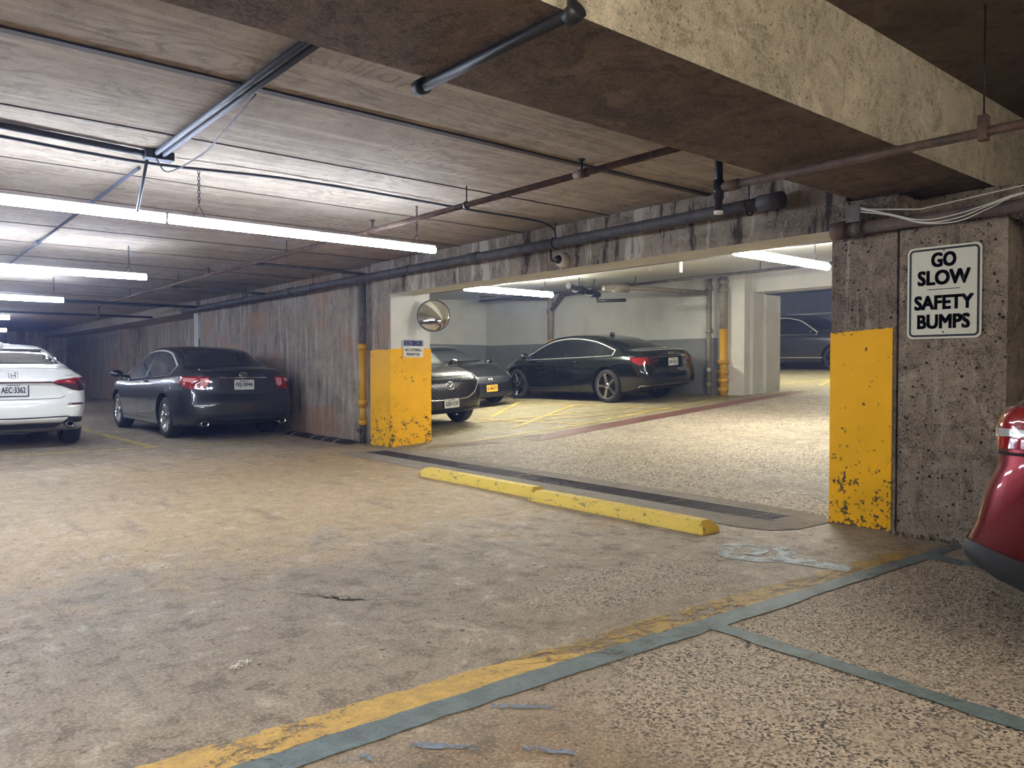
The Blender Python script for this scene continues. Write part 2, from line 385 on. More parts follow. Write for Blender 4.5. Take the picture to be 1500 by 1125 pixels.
P_accord = paintc('dark steel car paint', (.022, .025, .028), .6, .3)
P_suv = paintc('dark grey suv paint', (.030, .032, .036), .6, .32)
P_red = plain('deep red car paint', (.125, .0008, .0035), .26, .7, .4)

# ================================================================= the setting
XW = 5.46      # near pier face / plane of the long wall
XL = 5.78      # face of the long wall beyond the far column
ZC = 2.66      # ceiling
SL = .062      # slope of the far bay
def rz(X): return SL*(X-5.5)
def quad(bm, pts):
    return bm.faces.new([bm.verts.new(p) for p in pts])
bm = bmesh.new(); box(bm, (-10, -8, -.2), (5.13, 40, 0)); box(bm, (5.13, -8, -.2), (5.5, 3.15, 0)); box(bm, (5.13, 9.25, -.2), (5.5, 40, 0))
box(bm, (5.13, 3.15, -.2), (5.45, 9.25, -.09)); box(bm, (5.45, 3.15, -.2), (5.5, 9.25, 0)); box(bm, (5.5, -8, -.2), (8.1, 1.75, 0)); box(bm, (5.5, 10.02, -.2), (8.2, 40, 0))
struct('floor', bm, M_floor)
def slope_slab(name, y0, y1, x0, x1, mat):
    bm = bmesh.new()
    hexa(bm, [(x0, y0, rz(x0)-.2), (x1, y0, rz(x1)-.2), (x1, y1, rz(x1)-.2), (x0, y1, rz(x0)-.2)],
         [(x0, y0, rz(x0)), (x1, y0, rz(x1)), (x1, y1, rz(x1)), (x0, y1, rz(x0))])
    return struct(name, bm, mat)
slope_slab('floor_ramp', 1.75, 8.55, 5.5, 30, M_ramp); slope_slab('floor_ramp_south', -4, 1.75, 8.1, 30, M_ramp)
slope_slab('floor_bay', 8.55, 20, 5.5, 30, M_bay)
# ceilings
bm = bmesh.new(); box(bm, (-10, 2.5, ZC), (5.9, 40, 2.95)); struct('ceiling', bm, M_ceil)
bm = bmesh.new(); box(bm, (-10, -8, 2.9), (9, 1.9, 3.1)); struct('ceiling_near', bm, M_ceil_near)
bm = bmesh.new()
zt = lambda X: 2.70 + .058*(X-5.9)
for x0, y0, y1 in ((5.9, 1.96, 20), (9.05, -4, 1.96)):
    hexa(bm, [(x0, y0, zt(x0)), (30, y0, zt(30)), (30, y1, zt(30)), (x0, y1, zt(x0))], [(x0, y0, 4.6), (30, y0, 4.6), (30, y1, 4.6), (x0, y1, 4.6)])
struct('ceiling_bay', bm, M_whitewall)
# big beam crossing overhead
bm = bmesh.new()
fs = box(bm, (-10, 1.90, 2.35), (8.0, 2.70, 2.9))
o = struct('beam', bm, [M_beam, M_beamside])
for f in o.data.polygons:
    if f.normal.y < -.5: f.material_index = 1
# ceiling joints
def strip(name, y, w, d, x0=-10, x1=5.7, mat=M_dcable):
    bm = bmesh.new(); box(bm, (x0, y-w/2, ZC-d), (x1, y+w/2, ZC+.01)); return struct(name, bm, mat)
M_joint = plain('dark joint filler', (.06, .045, .035), .8)
strip('trim_1', 4.11, .055, .012, mat=M_joint)
for i, y in enumerate((5.29, 6.60, 7.80, 9.53, 10.9, 12.3, 14.0, 16.0, 18.2, 20.5)):
    strip('trim_%d' % (i+2), y, .014, .006, mat=M_joint)
# long wall beyond the far column, then the recessed wall
bm = bmesh.new(); box(bm, (XL, 10.02, 0), (XL+.3, 18, ZC+.05)); struct('wall_right', bm, M_wall)
bm = bmesh.new(); box(bm, (6.55, 18, 0), (6.85, 40, ZC+.05)); box(bm, (6.08, 17.7, 0), (6.6, 18.0, ZC)); struct('wall_right_recess', bm, M_wall)
bm = bmesh.new(); box(bm, (5.7, 18, 2.42), (6.9, 40, ZC+.1)); struct('ceiling_edge', bm, M_ceil)
bm = bmesh.new(); box(bm, (-10, 38, 0), (8, 38.3, 2.9)); struct('wall_back', bm, M_wall)
bm = bmesh.new(); box(bm, (-10.3, -8, 0), (-10, 40, 3.1)); struct('wall_left', bm, M_wall)
bm = bmesh.new(); box(bm, (-10, -8.3, 0), (9, -8, 3.1)); struct('wall_front', bm, M_wall)
# far column: raw concrete face, white face, yellow foot
bm = bmesh.new(); box(bm, (5.68, 9.5, 0), (6.34, 10.04, ZC)); o = struct('pillar', bm, [M_wall, M_white], 'column')
for f in o.data.polygons:
    if f.normal.y < -.5: f.material_index = 1
def jagged_band(name, pts_lo, pts_hi, mat, thick, n=40, amp=.012, normal=(-1, 0, 0)):
    """painted band with uneven top and bottom edges standing 'thick' proud of a wall"""
    bm = bmesh.new(); a0, a1 = Vector(pts_lo[0]), Vector(pts_lo[1]); b0, b1 = Vector(pts_hi[0]), Vector(pts_hi[1]); nn = Vector(normal)*thick
    prev = None
    for i in range(n+1):
        t = i/n; lo = a0.lerp(a1, t); hi = b0.lerp(b1, t)
        lo.z += abs(random.gauss(0, amp*1.2)) ; hi.z += random.uniform(-amp, amp)*.5
        cur = [bm.verts.new(p) for p in (lo, hi, lo+nn, hi+nn)]
        if prev:
            for q in ((0, 1), (1, 3), (3, 2), (2, 0)): bm.faces.new((prev[q[0]], prev[q[1]], cur[q[1]], cur[q[0]]))
        else: bm.faces.new((cur[0], cur[1], cur[3], cur[2]))
        prev = cur
    bm.faces.new((prev[0], prev[1], prev[3], prev[2]))
    return struct(name, bm, mat)
bm = bmesh.new()
box(bm, (5.665, 9.485, .03), (6.355, 10.055, 1.405))
bmesh.ops.subdivide_edges(bm, edges=bm.edges[:], cuts=14, use_grid_fill=True)
for v in bm.verts:
    if v.co.z < .05: v.co.z = .0 + abs(random.gauss(0, .02))
    if v.co.z > 1.39: v.co.z += random.uniform(-.012, .012) + (.02 if v.co.y < 9.55 and v.co.x > 5.8 else 0)
struct('trim_pillar_paint', bm, M_yellow)
# lintel over the opening
bm = bmesh.new(); box(bm, (5.66, 2.71, 2.19), (6.10, 9.5, 2.95))
o = struct('lintel', bm, [M_lintel, M_white])
for f in o.data.polygons:
    if f.normal.z < -.5 or f.normal.x > .5: f.material_index = 1
# near pier
bm = bmesh.new(); box(bm, (XW, 2.40, 0), (6.0, 2.87, 2.345)); box(bm, (XW+.2, 2.705, 2.2), (6.0, 2.87, 2.9)); box(bm, (XW+.03, 2.37, 0), (6.0, 2.41, 2.34)); struct('pier', bm, M_pier2)
bm = bmesh.new(); box(bm, (XW-.02, 1.72, 0), (6.0, 2.375, 2.085)); box(bm, (XW+.28, 1.60, 2.085), (6.0, 2.375, 2.345)); struct('pier_block', bm, M_pier)
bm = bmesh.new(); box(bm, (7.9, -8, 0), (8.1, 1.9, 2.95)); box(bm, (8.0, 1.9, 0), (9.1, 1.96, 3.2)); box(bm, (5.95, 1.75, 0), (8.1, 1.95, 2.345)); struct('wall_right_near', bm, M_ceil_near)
jagged_band('trim_pier_paint', ((XW, 2.87, .0), (XW, 2.425, .0)), ((XW, 2.87, 1.40), (XW, 2.425, 1.425)), M_yellow, .006, 30, .008)
bm = bmesh.new(); box(bm, (XW-.004, 2.868, .0), (5.9, 2.876, 1.405)); struct('trim_pier_side_paint', bm, M_yellow)
# rubble fillet where pier meets slab
bm = bmesh.new()
for i in range(60):
    y = random.uniform(1.7, 2.42); r = random.uniform(.006, .018)
    t_ = bmesh.new(); bmesh.ops.create_icosphere(t_, subdivisions=1, radius=r)
    merge(bm, t_, Matrix.Translation((XW-.03+random.uniform(-.03, .01), y, r*.5)))
tag(link('crumbled_concrete', bm, M_pier2), 'loose grey concrete crumbs along the foot of the grey pier', 'rubble', kind='stuff')
# far bay walls
bm = bmesh.new(); box(bm, (14.4, 9.9, 0), (14.7, 20, 4.2)); struct('wall_bay', bm, M_whitewall)
bm = bmesh.new(); box(bm, (14.385, 9.9, 0), (14.4, 18.5, 1.80)); struct('trim_bay_dado', bm, M_greywall)
bm = bmesh.new(); box(bm, (5.9, 18.5, 0), (14.7, 18.8, 4.2)); struct('wall_bay_back', bm, M_whitewall)
bm = bmesh.new(); box(bm, (5.9, 18.485, 0), (14.39, 18.5, 1.82)); struct('trim_bay_back_dado', bm, M_greywall)
bm = bmesh.new(); box(bm, (5.9, -4, 0), (30, -3.8, 4.5)); struct('wall_bay_front', bm, M_whitewall)
bm = bmesh.new(); box(bm, (6.3, 10.04, 0), (6.36, 18.6, 3.6)); struct('wall_bay_left', bm, M_whitewall)
# white column and beam at the upper level
bm = bmesh.new(); box(bm, (14.33, 9.47, .3), (14.9, 9.93, 4.2)); box(bm, (14.55, 9.40, .3), (15.0, 9.6, 2.78)); box(bm, (14.95, 9.33, .3), (15.5, 9.65, 2.72))
bmesh.ops.subdivide_edges(bm, edges=[e for e in bm.edges if e.calc_length() > 1.5], cuts=20)
struct('pillar_bay', bm, M_white)
bm = bmesh.new(); box(bm, (14.6, -4, 2.76), (15.1, 9.6, 4.2)); struct('lintel_bay', bm, M_white)
bm = bmesh.new(); box(bm, (27, -4, 0), (27.3, 20, 5)); struct('wall_upper_back', bm, M_greywall)
bm = bmesh.new(); box(bm, (26.93, 6, 3.1), (27, 16, 3.16)); struct('trim_upper_rail', bm, M_house)
bm = bmesh.new(); box(bm, (15.5, 18, 0), (27, 18.3, 5)); struct('wall_upper_side', bm, M_greywall)
# drain surround + grate
bm = bmesh.new()
pts = [(4.78, 9.4), (4.78, 3.2), (4.86, 2.98), (5.05, 2.88), (5.46, 2.86), (5.62, 3.0), (5.66, 3.3), (5.66, 9.4)]
ins = [(5.13, 9.25), (5.13, 3.15), (5.13, 3.15), (5.13, 3.15), (5.45, 3.15), (5.45, 3.15), (5.45, 3.15), (5.45, 9.25)]
zz = lambda x: max(0, rz(x))+.004
A = [bm.verts.new((x, y, zz(x))) for x, y in pts]; B = [bm.verts.new((x, y, .004)) for x, y in ins]
for i in range(len(pts)):
    j = (i+1) % len(pts); vs = [A[i], A[j], B[j], B[i]]
    if (B[i].co-B[j].co).length < 1e-6: vs = [A[i], A[j], B[i]]
    bm.faces.new(vs)
struct('floor_drain_surround', bm, M_drainband)
g = empty('drain_grate', (5.29, 3.15, 0), 'long dark iron trench drain grate in the floor across the ramp foot', 'drain')
for k in range(6):
    y0 = .004+k*1.016; y1 = y0+1.006
    bm = bmesh.new()
    for x in (-.155, .142): box(bm, (x, y0, -.03), (x+.013, y1, .006))
    for e in (y0, y1-.012): box(bm, (-.15, e, -.03), (.15, e+.012, .006))
    n = 7
    for q in range(1, n): x = -.155+.297*q/n; box(bm, (x, y0, -.025), (x+.011, y1, .005))
    for q in range(1, 5): box(bm, (-.15, y0+q*.2, -.025), (.15, y0+q*.2+.01, .002))
    link('grate_section', bm, M_grate, g)
bm = bmesh.new(); box(bm, (5.14, 3.16, -.089), (5.44, 9.24, -.08)); struct('floor_drain_pit', bm, M_pit)

# painted lines -----------------------------------------------------------
def line(name, pts, mat, z=.003, zf=None, jag=.008, seg=.12):
    """pts: polygon as two rails [(left pts)], [(right pts)]"""
    L, R = pts; bm = bmesh.new(); prev = None
    def samp(P, t):
        n = len(P)-1; i = min(int(t*n), n-1); f = t*n-i
        return (P[i][0]*(1-f)+P[i+1][0]*f, P[i][1]*(1-f)+P[i+1][1]*f)
    n = max(4, int(math.dist(L[0], L[-1])/seg))
    for i in range(n+1):
        a = samp(L, i/n); b = samp(R, i/n)
        j = [random.uniform(-jag, jag) for _ in range(4)]
        f = zf or (lambda x: 0)
        cur = (bm.verts.new((a[0]+j[0], a[1]+j[1], f(a[0])+z)), bm.verts.new((b[0]+j[2], b[1]+j[3], f(b[0])+z)))
        if prev: bm.faces.new((prev[0], cur[0], cur[1], prev[1]))
        prev = cur
    return link(name, bm, mat)
def seg_line(name, a, b, w, mat, **k):
    a, b = Vector(a), Vector(b); d = (b-a).normalized(); nrm = Vector((-d.y, d.x))*w/2
    return line(name, ([tuple(a+nrm), tuple(b+nrm)], [tuple(a-nrm), tuple(b-nrm)]), mat, **k)
tag(line('painted_line', ([(-3, 2.44), (.57, 2.37), (1.9, 2.315)], [(-3, 2.26), (.77, 2.20), (2.3, 2.15)]), M_lyel, jag=.012, seg=.06),
    'broad bright yellow line across the left foreground floor', 'floor marking')
tag(line('painted_line', ([(1.9, 2.315), (3.12, 2.27), (5.35, 2.12)], [(2.3, 2.15), (2.95, 2.11), (5.40, 1.99)]), M_lyel_b, jag=.012, seg=.06),
    'scuffed brownish stretch of the yellow line leading to the pier foot', 'floor marking')
tag(line('painted_line', ([(-3, 2.27), (.77, 2.20), (1.93, 2.17), (2.95, 2.12), (5.40, 2.0)], [(-3, 2.13), (.92, 2.08), (1.88, 2.06), (2.80, 2.01), (5.40, 1.92)]), M_lblue, z=.004),
    'long blue-grey line painted along the near edge of the yellow line', 'floor marking')
tag(seg_line('painted_line', (2.87, 2.03), (2.74, -1.5), .10, M_lblue, z=.005), 'blue-grey stall line branching off toward the bottom right corner', 'floor marking')
tag(seg_line('painted_line', (4.93, 1.95), (4.85, -1.5), .12, M_lblue, z=.005), 'dark blue-grey stall line beside the red car by the pier', 'floor marking')
for i, (a, b, w, lb) in enumerate([((1.60, 2.04), (1.77, 1.89), .035, 'faint blue paint scrape just below the blue-grey line'), ((1.24, 1.99), (1.40, 1.83), .03, 'faint blue scrape at the bottom edge, left of the others'),
                        ((1.50, 1.75), (1.60, 1.62), .03, 'thin blue scrape at the very bottom, right of the others'), ((1.06, 2.03), (1.14, 1.95), .05, 'pale blue flake at the bottom edge touching the blue-grey line')]):
    tag(seg_line('paint_scrape', a, b, w, M_lblue2, z=.003+.0006*i, jag=.008, seg=.02), lb, 'floor marking')
tag(seg_line('painted_line', (-4, 12.0), (5.5, 11.74), .10, M_lyel2), 'yellow line across the ends of the stalls behind the white and charcoal cars', 'floor marking')
tag(seg_line('painted_line', (3.12, 11.8), (3.0, 17), .13, M_lyel2, z=.004), 'yellow stall line between the white car and the charcoal sedan', 'floor marking')
# faded wheelchair-style ring
bm = bmesh.new()
def ring(cx, cy, r0, r1, a0=0, a1=2*PI, n=40, z=.003, sx=1):
    prev = None
    for i in range(n+1):
        a = a0+(a1-a0)*i/n
        cur = [bm.verts.new((cx+sx*r*math.cos(a), cy+r*math.sin(a), z)) for r in (r0+random.uniform(-.01, .01), r1+random.uniform(-.01, .01))]
        if prev: bm.faces.new((prev[0], cur[0], cur[1], prev[1]))
        prev = cur
ring(4.22, 2.70, .13, .24, sx=1.1)
quad(bm, [(4.10, 2.52, .0032), (4.28, 2.52, .0032), (4.34, 2.14, .0032), (4.20, 2.10, .0032)]); quad(bm, [(4.12, 2.72, .0036), (4.3, 2.76, .0036), (4.34, 2.66, .0036), (4.14, 2.62, .0036)])
tag(link('floor_stencil', bm, M_pale), 'faded pale ring stencil on the floor near the end of the wheel stops', 'floor marking')
# the far bay's markings
kw = dict(zf=rz, z=.004)
tag(line('painted_line', ([(7.9, 8.62), (11.4, 8.86), (15.6, 9.12)], [(7.3, 8.10), (10.85, 8.38), (15.6, 8.72)]), M_red, **kw), 'dull red stripe running up the far bay floor beside the ramp', 'floor marking')
tag(line('painted_line', ([(6.0, 9.15), (7.85, 8.62)], [(5.9, 8.9), (7.35, 8.12)]), M_redf, zf=rz, z=.0045), 'faded red stripe remnant curving to the foot of the yellow column', 'floor marking')
H = [((6.0, 8.95), (8.95, 8.97), 'long yellow line nearest the column at the edge of the hatched area'),
     ((8.9, 8.97), (14.2, 9.65), 'yellow line along the red stripe below the parked black sedan'),
     ((11.3, 13.6), (11.45, 8.9), 'yellow line beside the left side of the black sedan'),
     ((9.0, 11.4), (11.2, 13.2), 'diagonal yellow hatch line nearest the grey sedan bumper'),
     ((8.2, 10.9), (11.3, 10.0), 'diagonal yellow hatch line in the middle of the hatched area'),
     ((8.6, 11.5), (8.95, 9.0), 'short yellow hatch line crossing in front of the black suv'),
     ((8.0, 9.6), (11.4, 11.6), 'diagonal yellow hatch line crossing the hatched area'),
     ((8.3, 10.3), (11.3, 9.2), 'lowest diagonal yellow hatch line beside the long line')]
for i, (a, b, lb) in enumerate(H):
    tag(seg_line('painted_line', a, b, .11, M_lyel2, zf=rz, z=.004+.0006*i, jag=.006), lb, 'floor marking', 'yellow hatching on the far bay floor')
for i, (a, b, lb) in enumerate([((16.5, 10.6), (21, 9.4), 'yellow line on the upper level floor in front of the parked suv'), ((17.2, 9.3), (21.5, 10.9), 'crossing yellow line on the upper level floor by the suv'), ((17.8, 10.8), (19.5, 8.9), 'short yellow hatch on the upper level floor by the white column')]):
    tag(seg_line('painted_line', a, b, .12, M_lyel2, zf=rz, z=.004+.0006*i), lb, 'floor marking')
# crack in the slab and debris
bm = bmesh.new()
def crack(p, q, n, w):
    prev = None; p, q = Vector(p), Vector(q); d = (q-p).normalized(); nr = Vector((-d.y, d.x))
    for i in range(n+1):
        c = p.lerp(q, i/n) + nr*random.gauss(0, .014); k = w*random.uniform(.3, 1)*math.sin(PI*(i+.3)/(n+.6))
        cur = [bm.verts.new((*(c+nr*k), .0025)), bm.verts.new((*(c-nr*k), .0025))]
        if prev: bm.faces.new((prev[0], cur[0], cur[1], prev[1]))
        prev = cur
crack((1.55, 3.82), (2.06, 3.12), 44, .006)
crack((1.72, 3.56), (1.86, 3.36), 16, .024)
tag(link('floor_crack', bm, M_crack), 'dark ragged crack in the concrete in the middle foreground', 'crack')
bm = bmesh.new()
for i in range(9):
    a = random.uniform(0, PI); c = Vector((1.09+random.uniform(-.04, .04), 2.93+random.uniform(-.02, .02), .006)); l = random.uniform(.012, .028)
    tube(bm, [c-Vector((math.cos(a)*l, math.sin(a)*l, 0)), c+Vector((math.cos(a)*l, math.sin(a)*l, .004))], .0025, 5)
tag(link('leaf_litter', bm, M_nwhite), 'little pale dried leaf scrap on the foreground floor', 'litter')

# ================================================================= wheel stops, speed bumps
def wheel_stop(y0, y1, x, label):
    bm = bmesh.new(); prof = [(-.105, 0), (-.10, .03), (-.05, .085), (.05, .085), (.10, .03), (.105, 0)]
    n = 24; prev = None; first = None
    for i in range(n+1):
        t = i/n; y = -(y1-y0)/2+(y1-y0)*t; e = min(1, min(t, 1-t)*n/1.0+.0)
        cur = [bm.verts.new((a*(1 if e > 0 else .93)+random.uniform(-.002, .002), y + (0 if b < .04 else (.05 if i == 0 else (-.05 if i == n else 0))), b+random.uniform(-.002, .001)*(b > 0))) for a, b in prof]
        if prev:
            for k in range(6): bm.faces.new((prev[k], prev[(k+1) % 6], cur[(k+1) % 6], cur[k]))
        else: bm.faces.new(cur[::-1])
        prev = cur
    bm.faces.new(prev)
    o = link('wheel_stop', bm, M_yline_stop, None, 35, (x, (y0+y1)/2, .002))
    return tag(o, label, 'wheel stop', 'yellow wheel stops beside the drain')
wheel_stop(3.20, 5.02, 4.46, 'yellow concrete wheel stop nearer the camera, its squared end by the pale ring')
wheel_stop(5.07, 6.90, 4.55, 'yellow concrete wheel stop farther from the camera, toward the yellow column')
def speed_bump(x, y, L, label, ns):
    g = empty('speed_bump', (x, y, 0), label, 'speed bump', 'black rubber speed bumps by the long wall')
    bm = bmesh.new(); prev = None; prof = [(-.15, 0), (-.11, .025), (-.05, .045), (.05, .045), (.11, .025), (.15, 0)]
    for i in range(25):
        t = i/24; k = min(1, min(t, 1-t)*8+.12)
        cur = [bm.verts.new((a, L*t, b*k+.001)) for a, b in prof]
        if prev:
            for q in range(6): bm.faces.new((prev[q], prev[(q+1) % 6], cur[(q+1) % 6], cur[q]))
        else: bm.faces.new(cur)
        prev = cur
    bm.faces.new(prev); link('rubber_ramp', bm, M_rubber, g, 30)
    for i in range(ns):
        yy = L*(i+1)/(ns+1); bm = bmesh.new()
        pr = [(a, b+.003) for a, b in prof[:4]]
        for (a, b), (c, d) in zip(pr, pr[1:]):
            vs = [bm.verts.new(p) for p in ((a, yy, b), (c, yy, d), (c, yy+.06, d), (a, yy+.06, b))]; bm.faces.new(vs)
        link('reflective_stripe', bm, M_stripe, g)
speed_bump(5.58, 10.36, 1.62, 'black rubber speed bump with pale stripes along the wall beside the far yellow column', 3)
speed_bump(5.62, 12.02, .75, 'black rubber speed bump half hidden beneath the back of the charcoal sedan', 1)

# ================================================================= pipes and conduits
def pipe(name, pts, r, mat, label, cat='pipe', couplings=(), cm=None, group=None, seg=12):
    loc = Vector(pts[0]); g = empty(name, loc, label, cat, group)
    bm = bmesh.new(); tube(bm, [Vector(p)-loc for p in pts], r, seg); link('pipe_run' if cat == 'pipe' else 'conduit_run', bm, mat, g)
    for a, b, rr in couplings:
        bm = bmesh.new(); tube(bm, [Vector(a)-loc, Vector(b)-loc], rr, seg); link('coupling', bm, cm or mat, g)
    return g
def rod(parent, a, b, r=.005, name='hanger_rod', mat=M_iron):
    l = parent.location; bm = bmesh.new(); tube(bm, [Vector(a)-l, Vector(b)-l], r, 6); return link(name, bm, mat, parent)
def clevis(parent, c, r, axis='Y', mat=M_iron):
    bm = bmesh.new(); M = Matrix.Translation(Vector(c)-parent.location) @ Matrix.Rotation(PI/2, 4, 'X')
    lathe(bm, [(r, -.012), (r+.006, -.012), (r+.006, .012), (r, .012)], 16, M, True); return link('hanger_ring', bm, mat, parent)
# sprinkler branch through the main bay
sp = pipe('sprinkler_pipe', [(3.84, 2.70, 2.5), (3.84, 18.6, 2.5), (3.84, 18.65, 2.25)], .024, M_rust, 'long rusty brown sprinkler pipe hanging under the main bay ceiling', couplings=[((3.84, 3.79, 2.5), (3.84, 3.91, 2.5), .032), ((3.84, 6.7, 2.5), (3.84, 6.82, 2.5), .032), ((3.84, 11.5, 2.5), (3.84, 11.6, 2.5), .032)])
for y in (3.85, 6.76, 11.55):
    bm = bmesh.new(); tube(bm, [(0, y-2.70, .02), (0, y-2.70, .10)], .010, 8); tube(bm, [(0, y-2.70, .095), (0, y-2.70, .103)], .026, 10); link('sprinkler_head', bm, M_iron, sp)
for y in (5.2, 8.8, 13, 16): rod(sp, (3.84, y, 2.5), (3.84, y, ZC)); clevis(sp, (3.84, y, 2.5), .026)
for y, z in ((9.9, 2.52), (13.5, 2.50)):
    pipe('branch_pipe', [(3.872, y, z-.02), (5.0, y, z-.02), (5.7, y-.05, z-.05)], .022, M_dpipe, 'dark branch pipe running from the sprinkler pipe to the long wall, %s one' % ('nearer' if y < 10 else 'farther'))
for y in (17.2, 21.5):
    pipe('branch_pipe', [(-6, y, 2.45), (5.7, y, 2.45)], .03, M_bluegrey, 'pale blue-grey pipe crossing the far ceiling, %s one' % ('nearer' if y < 18 else 'farthest'))
# rusty pipe under the big beam and its drop
rp = pipe('rusty_pipe', [(4.17, -1.0, 2.29), (4.17, 2.92, 2.29)], .024, M_rust, 'rusty steel pipe running under the big beam from the right edge', couplings=[((4.17, 2.80, 2.29), (4.17, 2.9, 2.29), .034)])
rod(rp, (4.17, 1.43, 2.3), (4.17, 1.43, 2.9)); 
bm = bmesh.new(); l = rp.location; box(bm, Vector((4.145, 1.41, 2.25))-l, Vector((4.195, 1.45, 2.37))-l); link('hanger_bracket', bm, M_rust, rp)
dp = pipe('drop_pipe', [(4.17, 2.95, ZC), (4.17, 2.95, 2.14)], .026, M_iron, 'short dark vertical pipe with a white tip beside the big beam', couplings=[((4.17, 2.95, 2.34), (4.17, 2.95, 2.22), .033)])
bm = bmesh.new(); tube(bm, [(0, 0, 2.145-ZC), (0, 0, 2.125-ZC)], .029, 12); link('white_cap', bm, M_nwhite, dp)
# wall pipe along the lintel
wp = smooth_path([(5.50, 18.3, 2.43), (5.50, 14, 2.43), (5.50, 9, 2.44), (5.50, 6, 2.44), (5.50, 3.45, 2.46)], 6)
w = pipe('wall_pipe', wp, .055, M_dpipe, 'thick dark steel pipe running along the lintel and the long wall', couplings=[((5.5, 3.3, 2.46), (5.5, 3.5, 2.46), .068), ((5.5, 7.2, 2.44), (5.5, 7.4, 2.44), .066), ((5.5, 12.4, 2.43), (5.5, 12.6, 2.43), .066)])
for y in (3.6, 5.9, 8.7, 11.6, 14.5): rod(w, (5.5, y, 2.44), (5.5, y, ZC), .006); clevis(w, (5.5, y, 2.44), .058)
w2 = pipe('wall_pipe', [(5.38, 2.80, 2.13), (5.38, -2.0, 2.13)], .042, M_rust, 'short rusty pipe across the top of the pier behind the white cables', couplings=[((5.38, 2.82, 2.13), (5.38, 2.72, 2.13), .066), ((5.38, 2.66, 2.13), (5.38, 2.60, 2.13), .058)])
bm = bmesh.new(); l = w2.location; box(bm, Vector((5.32, 2.60, 2.17))-l, Vector((5.44, 2.70, 2.29))-l); link('wall_bracket', bm, M_gpipe, w2)
# down pipe by far column
d = pipe('down_pipe', [(5.66, 10.28, 2.40), (5.66, 10.28, 1.46)], .055, M_gpipe, 'vertical down pipe beside the far column, grey above and yellow below', couplings=[])
l = d.location
bm = bmesh.new(); tube(bm, [(0, 0, 1.46-l.z), (0, 0, .55-l.z)], .058, 12); tube(bm, [(0, 0, .60-l.z), (0, 0, .36-l.z)], .048, 12); link('yellow_section', bm, M_ypipe, d)
for a, b in ((1.50, 1.40), (.66, .58), (.36, .29)):
    bm = bmesh.new(); tube(bm, [(0, 0, a-l.z), (0, 0, b-l.z)], .072, 12); link('coupling', bm, M_ypipe, d)
bm = bmesh.new(); tube(bm, [(0, 0, .30-l.z), (0, 0, .0-l.z)], .05, 12); tube(bm, [(-.09, -.03, .22-l.z), (-.03, 0, .2-l.z)], .035, 10); link('pipe_base', bm, M_dpipe, d)
# twin conduit, junction box, cables
cd = empty('conduit', (1.57, 2.7, 2.63), 'pair of blue-grey conduits on the ceiling leading to the first light', 'conduit')
for dx in (-.028, .028):
    bm = bmesh.new(); tube(bm, [(dx, 0, 0), (dx*.9, 3.08, 0)], .017, 8); link('conduit_run', bm, M_bluegrey, cd)
bm = bmesh.new(); rbox(bm, (-.09, 3.0, -.035), (.10, 3.10, .025), .008); link('junction_box', bm, M_bluegrey, cd)
bm = bmesh.new(); tube(bm, smooth_path([(.05, 1.4, -.01), (.09, 2.0, -.06), (.13, 2.5, -.08), (.05, 2.98, -.12), (-.02, 3.02, -.03)], 6), .005, 6); link('loose_wire', bm, M_dcable, cd)
bm = bmesh.new(); tube(bm, [(-.06, 3.08, -.02), (-.06, 3.36, -.35)], .011, 8); link('drop_conduit', bm, M_bluegrey, cd)
cd2 = pipe('conduit', [(1.56, 6.2, 2.63), (1.56, 24, 2.63)], .014, M_bluegrey, 'single dark conduit on the ceiling running over the rows of lights', 'conduit', couplings=[((1.56, 10.6, 2.63), (1.56, 10.75, 2.63), .026)])
pipe('cable', smooth_path([(-5, 5.65, 2.63), (0, 5.62, 2.63), (.63, 5.66, 2.63), (1.5, 5.76, 2.63)], 6), .022, M_bluegrey, 'thick bundle of blue-grey cables on the ceiling entering from the left', 'cable')
pipe('cable', smooth_path([(-5, 5.75, 2.61), (0, 5.74, 2.60), (.65, 5.76, 2.59), (1.14, 5.79, 2.58), (1.63, 5.88, 2.6), (2.7, 5.80, 2.63), (4.4, 5.85, 2.63), (5.2, 5.86, 2.63), (5.43, 5.86, 2.58), (5.47, 5.86, 2.48)], 6), .011, M_bluegrey, 'thin dark cable looping over the first light and down to the wall pipe', 'cable')
bp = pipe('conduit', [(1.81, 2.79, 2.33), (1.81, 1.86, 2.325), (1.81, 1.855, 2.89)], .022, M_iron, 'black conduit strapped under the big beam and up its pale side', 'conduit', couplings=[((1.81, 2.80, 2.335), (1.81, 2.74, 2.335), .034), ((1.81, 1.88, 2.31), (1.81, 1.83, 2.33), .034)])
# white cables over the pier
cb = [[(5.33, 2.66, 2.25), (5.33, 2.4, 2.17), (5.33, 2.18, 2.10), (5.33, 1.97, 2.09), (5.33, 1.78, 2.13), (5.33, 1.55, 2.19), (5.33, .6, 2.27)]]
for i, (dz, nm) in enumerate(((0, 'lowest'), (.012, 'middle'), (.026, 'upper sagging'))):
    P = [(x, y, z+dz+(.012*math.sin(k*1.7+i))) for k, (x, y, z) in enumerate(cb[0])]
    pipe('cable', smooth_path(P, 6), .0045, M_cable, 'white cable drooping above the pier, %s of the bundle' % nm, 'cable', group='white cables over the pier')
pipe('cable', [(5.33, 2.66, 2.262), (5.33, 2.2, 2.19), (5.33, 1.5, 2.25), (5.33, .6, 2.33)], .0045, M_cable, 'white cable pulled straight above the sagging bundle at the pier', 'cable', group='white cables over the pier')
